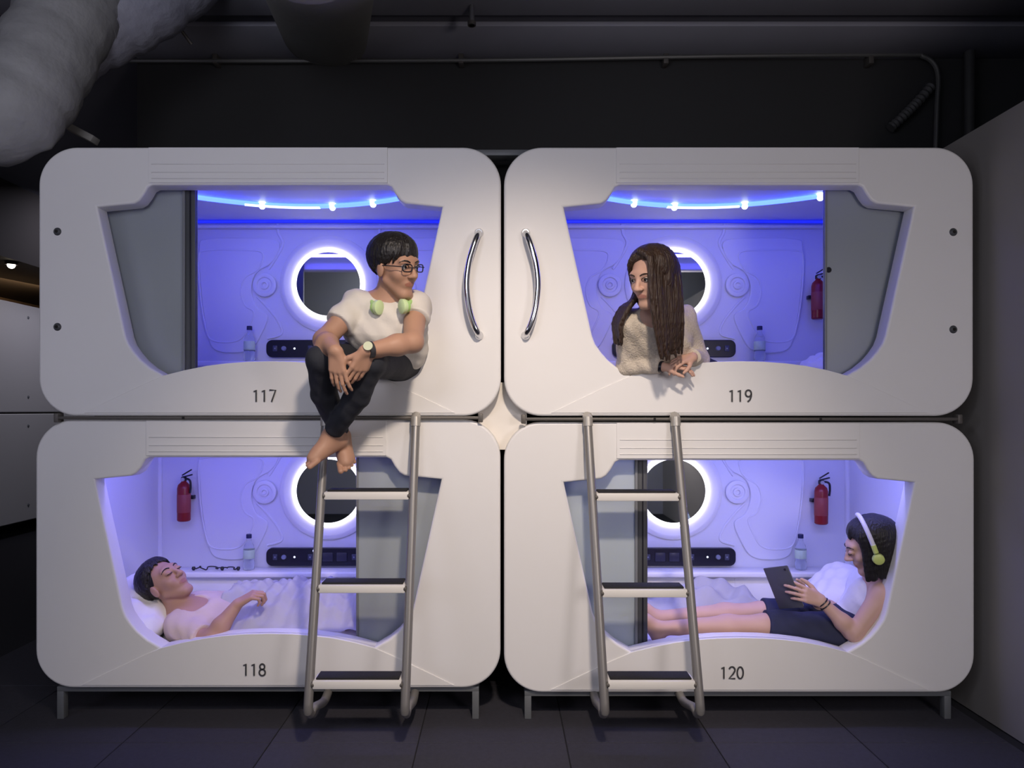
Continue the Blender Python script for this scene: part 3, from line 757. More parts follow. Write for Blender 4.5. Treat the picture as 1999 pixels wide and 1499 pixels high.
def hand(S, wrist, f, n, s, curl=(0.35, 0.5, 0.35), sc=1.0, spread=0.08, thumb=0.5, curls=None):
    """f finger direction, n the way the palm faces, s the thumb side"""
    wrist = Vector(wrist); f = Vector(f).normalized(); n = Vector(n); n = (n-f*n.dot(f)).normalized(); s_ = Vector(s); s_ = (s_-f*s_.dot(f)-n*s_.dot(n)).normalized()
    offs = (0.028, 0.0095, -0.0095, -0.027); kn = (0.084, 0.088, 0.083, 0.075)
    tips = []
    for i in range(4):
        b = wrist+(f*0.006+s_*offs[i]*0.55)*sc; kk = wrist+(f*kn[i]+s_*offs[i])*sc
        S.cone(b, kk, 0.0145*sc, 0.0108*sc, 0.012*sc)
        d = (f+s_*spread*(1.3-i*0.9)).normalized(); p = kk
        cc = curls[i] if curls else curl
        ang = 0
        for q in range(3):
            ang += cc[q]
            dd = (d*math.cos(ang)+n*math.sin(ang)); e = p+dd*FL[i][q]*sc*0.98
            r0 = (0.0094, 0.0084, 0.0076)[q]*(0.9 if i == 3 else 1); r1 = (0.0084, 0.0076, 0.0064)[q]*(0.9 if i == 3 else 1)
            S.cone(p, e, r0*sc, r1*sc, 0.0025*sc); p = e
        tips.append(p)
    S.cone(wrist+s_*0.012*sc+f*0.01*sc, wrist+(f*0.045+s_*0.026+n*0.008)*sc, 0.017*sc, 0.014*sc, 0.014*sc)
    p = wrist+(f*0.028+s_*0.026+n*0.006)*sc
    d = (f*0.75+s_*0.60+n*0.35*thumb*2).normalized()
    for q, (ln, ra, rb) in enumerate(((0.038, 0.0125, 0.0105), (0.031, 0.0105, 0.0095), (0.025, 0.0095, 0.0072))):
        e = p+d*ln*sc; S.cone(p, e, ra*sc, rb*sc, 0.005*sc); p = e
        d = (d+f*0.25+n*0.18*thumb-s_*0.15).normalized()
    return tips, p
def foot(S, ankle, f, u, big, sc=1.0):
    """f toe direction, u towards the shin, big = side of the big toe"""
    a = Vector(ankle); f = Vector(f).normalized(); u = Vector(u); u = (u-f*u.dot(f)).normalized(); b = Vector(big); b = (b-f*b.dot(f)-u*b.dot(u)).normalized()
    S.ell(a+(-f*0.045-u*0.045)*sc, [0.034*sc]*3, None, 0.02)
    S.cone(a+(-f*0.01-u*0.01)*sc, a+(f*0.075-u*0.038)*sc, 0.036*sc, 0.026*sc, 0.03)
    S.cone(a+(-f*0.03-u*0.052)*sc, a+(f*0.11-u*0.056+b*0.012)*sc, 0.026*sc, 0.021*sc, 0.03)
    S.cone(a+(f*0.02-u*0.054-b*0.012)*sc, a+(f*0.095-u*0.058-b*0.024)*sc, 0.022*sc, 0.018*sc, 0.03)
    S.cone(a+(f*0.03-u*0.030)*sc, a+(f*0.12-u*0.052)*sc, 0.028*sc, 0.020*sc, 0.025)
    for i, (o, l, r, st) in enumerate(((0.030, 0.050, 0.0125, 0.125), (0.008, 0.044, 0.0090, 0.127), (-0.009, 0.038, 0.0085, 0.121), (-0.024, 0.031, 0.0080, 0.112), (-0.038, 0.024, 0.0080, 0.100))):
        p = a+(f*(st-0.012)-u*0.060+b*o)*sc; S.cone(p, p+(f*l*0.9-u*0.004)*sc, r*1.05*sc, r*1.02*sc, 0.0025)
    return a+(f*0.17-u*0.06)*sc
SK = dict(bump=0.15, bscale=120)
def skin(name, c): return [mat(name, c, 0.5, spec=0.35, noise=0.06, nscale=14), mat(name+'_lips', (c[0]*0.82, c[1]*0.62, c[2]*0.64), 0.42)]
SKIN1 = skin('skin_warm', (0.43, 0.245, 0.165)); SKIN2 = skin('skin_light', (0.62, 0.38, 0.29)); SKIN3 = skin('skin_tan', (0.47, 0.27, 0.20)); SKIN4 = skin('skin_fair', (0.60, 0.38, 0.30))
M_HAIR = mat('black_hair', (0.012, 0.010, 0.010), 0.42, noise=0.5, nscale=60, bump=0.7, bscale=45, stretch=(3, 3, 0.6))
M_HAIRB = mat('dark_brown_hair', (0.040, 0.022, 0.014), 0.40, noise=0.75, nscale=50, bump=0.8, bscale=60, stretch=(3, 3, 0.25))
M_TEE = mat('cream_cotton', (0.66, 0.62, 0.56), 0.85, noise=0.06, nscale=12, bump=0.25, bscale=25)
M_TEE2 = mat('peach_cotton', (0.66, 0.52, 0.46), 0.85, noise=0.05, nscale=12, bump=0.25, bscale=25)
M_KNIT = mat('cream_knit', (0.66, 0.58, 0.48), 0.9, noise=0.25, nscale=120, bump=0.5, bscale=150)
M_TROU = mat('charcoal_trousers', (0.020, 0.022, 0.030), 0.8, bump=0.3, bscale=20)
M_NAVY = mat('navy_cotton', (0.022, 0.026, 0.060), 0.8, bump=0.3, bscale=22)
M_TANK = mat('white_cotton', (0.78, 0.76, 0.78), 0.85, bump=0.3, bscale=25)
def wrinkle(amp, fx=(31, 17, 43), fy=(19, 41, 23)):
    return lambda X, Y, Z: amp*(np.sin(X*fx[0]+Y*fx[1]*1.3+Z*fx[2])*0.6+np.sin(-X*fy[0]*1.7+Y*fy[1]+Z*fy[2]*1.9+1.3)*0.4+0.35*np.sin(X*93+Z*71-Y*37))
def person(name_label, c, body_sdf, h, skinm, fine, closed=False, zone=True, relax=1):
    o = sdf_obj('person', body_sdf, skinm, None, 0.0075, fine, zone=skin_zone(h), relax=relax)
    # put the origin at the given base
    o.data.transform(Matrix.Translation(-Vector(c))); o.location = Vector(c)
    tag(o, name_label, 'person')
    return o
def box_around(p, r): p = vec(p); return (p-r, p+r)
def scalp(h, az, el, k=1.0):
    a = math.radians(az); e = math.radians(el)
    return h.p(0.084*k*math.sin(a)*math.cos(e), -0.022+0.098*k*math.cos(a)*math.cos(e), 0.036+0.090*k*math.sin(e))
def interp(x, t):
    for (x0, y0), (x1, y1) in zip(t[:-1], t[1:]):
        if x <= x1: return y0+(y1-y0)*(x-x0)/(x1-x0)
    return t[-1][1]
def locks(S, h, table, n=64, seed=1, part=-10, r0=0.0125, r1=0.004, jit=5, k=0.0035, swirl=14):
    rnd = random.Random(seed)
    for i in range(n):
        az = -180+360*i/n+rnd.uniform(-2, 2); e1 = interp(abs((az+180) % 360-180), table)+rnd.uniform(-jit, jit); off = rnd.uniform(-0.02, 0.03)
        pts = []
        for q in range(11):
            t = q/10; el = 84+(e1-84)*t; pts.append(scalp(h, az+swirl*(t-1)*(1 if az > part else -1), el, 1.0+0.045*math.sin(t*PI)+off))
        S.chain(pts, [r0+(r1-r0)*max(0, (q/10-0.5)/0.5)**1.1 for q in range(11)], k)
def fz(p, r, s): a, b = box_around(p, r); return (a, b, s)

# ---- seated man on the sill of 117
def man_sitting():
    hd = Head(W(774, 523, -0.28), (0.80, -0.62, -0.20), (0.10, -0.25, 1), 1.0)
    neck = W(757, 598, -0.20); chest = W(752, 640, -0.17); belly = W(762, 680, -0.05); pelv = W(760, 700, 0.07)
    shA = W(697, 596, -0.22); shB = W(812, 596, -0.20)
    elA = W(632, 664, -0.34); wrA = W(654, 684, -0.50)
    elB = W(806, 668, -0.38); wrB = W(716, 684, -0.49)
    hipA = pelv+Vector((-0.085, -0.01, -0.01)); hipB = pelv+Vector((0.075, 0.0, -0.01))
    knA = W(628, 702, -0.40); knB = W(722, 706, -0.41)
    anA = W(668, 852, -0.12); anB = W(644, 850, -0.215)
    B = Sdf(); head_sdf(B, hd)
    B.cone(hd.p(0, -0.03, -0.05), neck, 0.048, 0.054, 0.012)
    wide = (shB-shA).normalized()
    B.cone(neck.lerp(chest, 0.3), chest, 0.085, 0.105, 0.05, ((wide.x, wide.y, wide.z), 1.35))
    B.cone(chest, belly, 0.105, 0.095, 0.05, ((1, 0, 0), 1.3)); B.cone(belly, pelv, 0.095, 0.105, 0.05, ((1, 0, 0), 1.3))
    for sh, el, wr in ((shA, elA, wrA), (shB, elB, wrB)):
        B.cone(neck.lerp(sh, 0.35), sh, 0.045, 0.055, 0.04); B.cone(sh, el, 0.048, 0.038, 0.03)
        B.cone(el, el.lerp(wr, 0.35), 0.038, 0.039, 0.02); B.cone(el.lerp(wr, 0.35), wr, 0.039, 0.025, 0.02)
    tipsA, _ = hand(B, wrA, (0.10, 0.10, -1), (0.2, 0.95, 0.1), (1, 0, 0), (0.15, 0.35, 0.25), 0.92)
    tipsB, _ = hand(B, wrB, (-0.42, 0.10, -0.85), (-0.5, 0.7, 0.3), (-0.6, -0.5, 0), (0.2, 0.4, 0.3), 0.90)
    for hp, kn, an in ((hipA, knA, anA), (hipB, knB, anB)):
        md = W(633, 768, -0.29) if hp is hipA else W(698, 772, -0.33)
        B.cone(hp, kn, 0.074, 0.046, 0.04); B.cone(kn, md, 0.044, 0.040, 0.02); B.cone(md, an, 0.040, 0.030, 0.02)
    foot(B, anA, (0.30, -0.70, -0.60), (0.1, -0.6, 1), (-1, 0, 0), 0.92)
    foot(B, anB, (-0.62, -0.58, -0.44), (-0.2, -0.5, 1), (1, 0.1, 0), 0.90)
    fine = [fz(hd.c, 0.14, 0.003), fz(W(670, 715, -0.5), 0.11, 0.0035), fz(W(640, 875, -0.25), 0.13, 0.004)]
    o = person('barefoot young man in glasses and cream T-shirt sitting on the sill of pod 117', (pelv.x, 0.05, pelv.z-0.1), B, hd, SKIN1, fine)
    off = o.location
    face_extras(hd, o, M_HAIR)
    # shirt
    S = Sdf()
    S.cone(neck.lerp(chest, 0.42), chest, 0.098, 0.120, 0.04, ((wide.x, wide.y, wide.z), 1.36))
    S.cone(chest, belly, 0.120, 0.112, 0.05, ((1, 0, 0), 1.3)); S.cone(belly, pelv+Vector((0.01, 0, 0.02)), 0.112, 0.112, 0.05, ((1, 0, 0), 1.3))
    for sh, el, q in ((shA, elA, 0.56), (shB, elB, 0.42)):
        S.cone(neck.lerp(sh, 0.45), sh, 0.050, 0.061, 0.04); S.cone(sh, sh.lerp(el, q), 0.061, 0.060, 0.02, None, True)
    S.ell(neck+Vector((0.0, -0.05, 0.055)), (0.062, 0.06, 0.050), None, 0.012, True)
    sdf_obj('t_shirt', S, M_TEE, o, 0.005, warp=wrinkle(0.004))
    # collar ribbing
    # trousers
    T = Sdf()
    T.cone(pelv+Vector((-0.01, 0.02, 0.03)), pelv+Vector((0, 0.03, -0.02)), 0.105, 0.115, 0.05, ((1, 0, 0), 1.35))
    for hp, kn, an in ((hipA, knA, anA), (hipB, knB, anB)):
        e = kn.lerp(an, 0.93)
        md = W(633, 768, -0.29) if hp is hipA else W(698, 772, -0.33)
        e = md.lerp(an, 0.88)
        T.cone(hp, kn, 0.090, 0.058, 0.04); T.cone(kn, md, 0.058, 0.051, 0.012); T.cone(md, e, 0.051, 0.039, 0.008, None, True)
    sdf_obj('trousers', T, M_TROU, o, 0.006, warp=wrinkle(0.0022))
    # hair: short, fringe swept over the forehead
    Hh = Sdf()
    hd.e(Hh, (0, -0.028, 0.040), (0.083, 0.092, 0.086), 0.01)
    hd.e(Hh, (0, 0.105, -0.055), (0.12, 0.085, 0.108), 0.012, neg=True)
    hd.e(Hh, (0, 0.00, -0.09), (0.12, 0.12, 0.065), 0.012, neg=True)
    locks(Hh, hd, [(0, 8), (40, 0), (60, -6), (85, -14), (100, -18), (130, -34), (180, -46)], 66, 3, jit=9, r1=0.0035, k=0.0022, swirl=26)
    sdf_obj('hair', Hh, M_HAIR, o, 0.0035)
    # glasses
    g = bpy.data.objects.new('glasses', None); COL.objects.link(g); g.parent = o
    for s in (-1, 1):
        pts = [hd.p(s*0.034+0.0205*math.copysign(abs(math.cos(a))**0.6, math.cos(a)), 0.097-s*0.005*math.cos(a), 0.006+0.0145*math.copysign(abs(math.sin(a))**0.6, math.sin(a))) for a in [2*PI*i/20 for i in range(20)]]
        tube('glasses_rim', [p-off for p in pts], 0.0024, M_BLACK, g, 6, True)
        tube('glasses_arm', [hd.p(s*0.055, 0.097, 0.010)-off, hd.p(s*0.074, 0.060, 0.010)-off, hd.p(s*0.080, -0.005, 0.008)-off], 0.0020, M_BLACK, g, 6)
    tube('glasses_bridge', [hd.p(-0.013, 0.101, 0.008)-off, hd.p(0, 0.105, 0.010)-off, hd.p(0.013, 0.101, 0.008)-off], 0.0018, M_BLACK, g, 6)
    # watch on the forward wrist
    wd_ = (elB-wrB).normalized(); p = wrB+wd_*0.012
    w0 = tube('wristwatch', [p-wd_*0.010-off, p+wd_*0.010-off], 0.031, mat('watch_strap_dark', (0.03, 0.03, 0.035), 0.5), o, 20)
    q = p+Vector((0, -0.030, 0.010)); tube('watch_face', [q-off, q+Vector((0, -0.007, 0.002))-off], 0.017, mat('watch_face_pale', (0.55, 0.58, 0.40), 0.3), w0, 20)
    # lime headphones round the neck, a thing of their own
    n0 = hd.p(0.0, -0.012, -0.135)
    hp = thing('headphones', 'lime green headphones hung around the neck of the man in glasses', 'headphones', n0)
    cR = W(737, 600, -0.31); cL = W(788, 598, -0.33)
    mid = [cR, cR+Vector((-0.030, 0.05, 0.035)), n0+Vector((-0.03, 0.085, 0.035)), n0+Vector((0.05, 0.08, 0.035)), cL+Vector((0.022, 0.06, 0.030)), cL]
    M_LIME = mat('lime_plastic', (0.42, 0.68, 0.22), 0.4); M_LIMEP = mat('pale_lime_plastic', (0.62, 0.78, 0.42), 0.4)
    tube('headband', [p-n0 for p in catmull(mid, 6)], 0.0085, M_LIME, hp, 10)
    for c0, d in ((cR, Vector((0.85, -0.45, -0.1))), (cL, Vector((-0.80, -0.55, -0.1)))):
        d.normalize()
        ec = tube('ear_cup', [c0-d*0.010-n0, c0-d*0.004-n0, c0+d*0.010-n0, c0+d*0.014-n0], [0.024, 0.029, 0.029, 0.022], M_LIMEP, hp, 20)
        tube('ear_cushion', [c0-d*0.020-n0, c0-d*0.010-n0], [0.022, 0.026], M_LIME, ec, 20)
    return o
man_sitting()

# ---- woman leaning over the sill of 119
def woman_leaning():
    hd = Head(W(1270, 544, -0.20), (-0.72, -0.66, -0.30), (-0.16, -0.25, 1), 0.98)
    neck = W(1278, 612, -0.10); chest = W(1290, 660, 0.0); belly = W(1300, 705, 0.20); pelv = W(1310, 690, 0.48); pelv.z = 1.575
    shA = W(1230, 632, -0.07); shB = W(1334, 622, 0.03)
    elA = W(1224, 712, 0.02); wrA = W(1292, 716, -0.06)
    elB = W(1362, 700, 0.10); wrB = W(1352, 697, -0.055)
    B = Sdf(); head_sdf(B, hd, True)
    B.cone(hd.p(0, -0.02, -0.05), neck, 0.042, 0.046, 0.025)
    wide = (shB-shA).normalized()
    B.cone(neck.lerp(chest, 0.35), chest, 0.07, 0.088, 0.05, (tuple(wide), 1.3))
    B.cone(chest, belly, 0.088, 0.085, 0.05, ((1, 0, 0), 1.2)); B.cone(belly, pelv, 0.085, 0.11, 0.05, ((1, 0, 0), 1.2))
    for sh, el, wr in ((shA, elA, wrA), (shB, elB, wrB)):
        B.cone(neck.lerp(sh, 0.4), sh, 0.035, 0.042, 0.035); B.cone(sh, el, 0.038, 0.032, 0.03); B.cone(el, wr, 0.032, 0.021, 0.02)
    hand(B, wrA, (0.95, -0.12, 0.02), (0.1, 0.3, -0.95), (0.1, -0.4, 0.3), (0.25, 0.45, 0.35), 0.80)
    hand(B, wrB, (-0.75, -0.30, -0.20), (-0.1, 0.4, -0.8), (-0.2, -0.5, 0.5), (0.35, 0.6, 0.45), 0.80)
    for s in (-1, 1):
        hp = pelv+Vector((s*0.085, 0, 0)); kn = Vector((pelv.x+s*0.13, 0.26, 1.525)); an = Vector((pelv.x+s*0.11, 0.62, 1.505))
        B.cone(hp, kn, 0.075, 0.052, 0.04); B.cone(kn, an, 0.045, 0.030, 0.02)
        foot(B, an, (0, 0.9, -0.05), (0, -0.2, 1), (-s, 0, 0), 0.8)
    fine = [fz(hd.c, 0.13, 0.003), fz(W(1325, 712, -0.07), 0.10, 0.0035)]
    o = person('long-haired woman in a cream knit jumper leaning on the sill of pod 119', (pelv.x, 0.3, 1.47), B, hd, SKIN2, fine)
    off = o.location
    face_extras(hd, o, M_HAIRB)
    S = Sdf()
    S.cone(neck.lerp(chest, 0.45), chest, 0.084, 0.104, 0.04, (tuple(wide), 1.32))
    S.cone(chest, belly, 0.104, 0.102, 0.05, ((1, 0, 0), 1.2)); S.cone(belly, pelv+Vector((0, 0.02, 0)), 0.102, 0.125, 0.05, ((1, 0, 0), 1.2))
    for sh, el, wr in ((shA, elA, wrA), (shB, elB, wrB)):
        S.cone(neck.lerp(sh, 0.5), sh, 0.042, 0.054, 0.04); S.cone(sh, el, 0.054, 0.046, 0.03); S.cone(el, el.lerp(wr, 0.93), 0.046, 0.032, 0.02, None, True)
    S.ell(neck+Vector((-0.022, -0.075, 0.005)), (0.052, 0.06, 0.080), None, 0.012, True)
    sdf_obj('knit_jumper', S, M_KNIT, o, 0.005, warp=wrinkle(0.005))
    T = Sdf()
    T.cone(pelv+Vector((0, 0.02, -0.01)), pelv+Vector((0, 0.04, -0.01)), 0.112, 0.112, 0.05, ((1, 0, 0), 1.2))
    for s in (-1, 1):
        hp = pelv+Vector((s*0.085, 0, 0)); kn = Vector((pelv.x+s*0.13, 0.26, 1.525)); an = Vector((pelv.x+s*0.11, 0.62, 1.505))
        T.cone(hp, kn, 0.085, 0.060, 0.04); T.cone(kn, kn.lerp(an, 0.9), 0.054, 0.038, 0.02, None, True)
    sdf_obj('trousers', T, M_TROU, o, 0.009)
    # bracelet
    wd_ = (elA-wrA).normalized(); p = wrA+wd_*0.004
    tube('bracelet', [p-wd_*0.008-off, p+wd_*0.008-off], 0.025, M_BLACK, o, 18)
    # long hair
    Hh = Sdf()
    hd.e(Hh, (0, -0.030, 0.040), (0.082, 0.092, 0.086), 0.01)
    hd.e(Hh, (0, -0.060, -0.02), (0.078, 0.060, 0.080), 0.02)
    hd.e(Hh, (0.002, 0.112, -0.045), (0.066, 0.082, 0.118), 0.010, neg=True)
    for s_ in (-1, 1): hd.e(Hh, (s_*0.080, -0.010, -0.01), (0.018, 0.030, 0.045), 0.015)
    rnd = random.Random(11)
    locks(Hh, hd, [(0, 44), (30, 34), (50, 14), (70, -10), (110, -40), (180, -50)], 80, 8, jit=2, r0=0.012, r1=0.009, swirl=0)
    # front curtain falling on the viewer's right of the face
    for i in range(30):
        q = i/29
        top = hd.p(0.0-0.02*q, 0.055-0.075*q, 0.122)
        a0 = W(1272+50*q, 520, -0.30+0.10*q); 
        pts = [top, W(1268+q*50+rnd.uniform(-2, 2), 500+8*abs(q-0.4), -0.305+0.12*q), W(1270+q*58+rnd.uniform(-2, 2), 560, -0.305+0.10*q), W(1276+q*54+rnd.uniform(-3, 3), 630, -0.29+0.09*q), W(1288+q*38+rnd.uniform(-5, 5), 690+rnd.uniform(-12, 16)-6*q, -0.25+0.09*q)]
        pts = catmull(pts, 3); n = len(pts)
        Hh.chain(pts, [0.012-0.007*(j/(n-1))**2 for j in range(n)], 0.0035)
    # curtain behind, flowing to the left over the far shoulder
    for i in range(22):
        q = i/21
        pts = [hd.p(0.03*q, -0.06-0.02*q, 0.11), hd.p(0.045+0.03*q, -0.085+0.045*q, 0.02), W(1243-6*q+rnd.uniform(-2, 2), 578+8*q, -0.15+0.05*q), W(1228-14*q+rnd.uniform(-2, 2), 600+2*q, -0.16+0.07*q), W(1213-14*q+rnd.uniform(-2, 2), 632, -0.15+0.08*q), W(1214-12*q+rnd.uniform(-3, 3), 668+rnd.uniform(-12, 8)-4*q, -0.14+0.08*q)]
        pts = catmull(pts, 3); n = len(pts)
        Hh.chain(pts, [0.012-0.006*(j/(n-1))**2 for j in range(n)], 0.004)
    # inner strand at the viewer's left of the face
    for i in range(6):
        q = i/5
        pts = [hd.p(0.0, 0.03-0.01*q, 0.125), hd.p(0.05, 0.055-0.02*q, 0.085), hd.p(0.074, 0.032-0.02*q, 0.03), hd.p(0.078, 0.01-0.02*q, -0.05), hd.p(0.075, -0.02-0.02*q, -0.12)]
        pts = catmull(pts, 3); n = len(pts); Hh.chain(pts, [0.009]*n, 0.004)
    sdf_obj('long_hair', Hh, M_HAIRB, o, 0.0036)
    return o
woman_leaning()

# ---- man asleep in 118
def man_sleeping():
    hd = Head(W(325, 1137, 0.24), (0.62, -0.36, 0.70), (-0.80, 0.10, 0.56), 1.0)
    neck = W(352, 1188, 0.27); chest = W(405, 1212, 0.30); belly = W(500, 1222, 0.38); pelv = W(590, 1215, 0.42)
    shA = W(352, 1226, 0.16); shB = W(385, 1180, 0.44)
    elA = W(410, 1250, 0.06); wrA = W(463, 1180, 0.13)
    B = Sdf(); head_sdf(B, hd, False, True)
    B.cone(hd.p(0, -0.03, -0.05), neck, 0.048, 0.056, 0.012)
    B.cone(neck.lerp(chest, 0.4), chest, 0.085, 0.10, 0.05, ((0, 1, 0), 1.4)); B.cone(chest, belly, 0.10, 0.09, 0.05, ((0, 1, 0), 1.4)); B.cone(belly, pelv, 0.09, 0.09, 0.05, ((0, 1, 0), 1.4))
    B.cone(neck.lerp(shA, 0.4), shA, 0.045, 0.052, 0.04); B.cone(neck.lerp(shB, 0.4), shB, 0.045, 0.052, 0.04)
    B.cone(shA, elA, 0.048, 0.038, 0.03); B.cone(elA, elA.lerp(wrA, 0.4), 0.040, 0.038, 0.02); B.cone(elA.lerp(wrA, 0.4), wrA, 0.038, 0.025, 0.02)
    elB = Vector((-1.20, 0.62, 0.36)); wrB = Vector((-0.98, 0.62, 0.38))
    B.cone(shB, elB, 0.045, 0.036, 0.03); B.cone(elB, wrB, 0.036, 0.025, 0.02)
    hand(B, wrB, (1, 0, 0), (0, 0, -1), (0, -1, 0))
    hand(B, wrA, (0.72, 0.15, 0.45), (0.5, 0.35, -0.8), (-0.2, -0.1, 0.9), (0.75, 1.1, 0.8), 0.95, thumb=0.8)
    for s in (-1, 1):
        hp = pelv+Vector((0.02, s*0.09, -0.01)); kn = Vector((pelv.x+0.42, 0.44+s*0.12, 0.40)); an = Vector((pelv.x+0.80, 0.46+s*0.10, 0.345))
        B.cone(hp, kn, 0.07, 0.05, 0.04); B.cone(kn, an, 0.048, 0.032, 0.02); foot(B, an, (0.35, 0, 0.9), (-1, 0, 0.1), (0, -s, 0), 0.9)
    fine = [fz(hd.c, 0.135, 0.003), fz(W(480, 1168, 0.13), 0.09, 0.0035)]
    o = person('sleeping man in a peach T-shirt lying on white pillows in pod 118', (pelv.x, 0.4, 0.28), B, hd, SKIN3, fine)
    off = o.location
    face_extras(hd, o, M_HAIR, closed=True)
    S = Sdf()
    S.cone(neck.lerp(chest, 0.55), chest, 0.095, 0.115, 0.04, ((0, 1, 0), 1.42)); S.cone(chest, belly, 0.115, 0.10, 0.05, ((0, 1, 0), 1.4)); S.cone(belly, pelv, 0.10, 0.10, 0.05, ((0, 1, 0), 1.4))
    S.cone(neck.lerp(shA, 0.45), shA, 0.054, 0.064, 0.04); S.cone(neck.lerp(shB, 0.45), shB, 0.054, 0.064, 0.04)
    S.cone(shA, shA.lerp(elA, 0.75), 0.064, 0.058, 0.03, None, True); S.cone(shB, shB.lerp(elB, 0.6), 0.060, 0.056, 0.03, None, True)
    S.ell(hd.p(0, 0.03, -0.165), (0.06, 0.07, 0.045), hd.R, 0.015, True)
    sdf_obj('t_shirt', S, M_TEE2, o, 0.0055, warp=wrinkle(0.004))
    Hh = Sdf()
    hd.e(Hh, (0, -0.030, 0.040), (0.082, 0.090, 0.086), 0.01)
    hd.e(Hh, (0, 0.105, -0.045), (0.12, 0.085, 0.120), 0.012, neg=True)
    hd.e(Hh, (0, 0.00, -0.09), (0.12, 0.12, 0.065), 0.012, neg=True)
    locks(Hh, hd, [(0, 34), (40, 30), (65, 18), (85, -6), (100, -14), (130, -30), (180, -42)], 72, 5)
    sdf_obj('hair', Hh, M_HAIR, o, 0.0035)
    # pendant cord at the collar
    return o
man_sleeping()

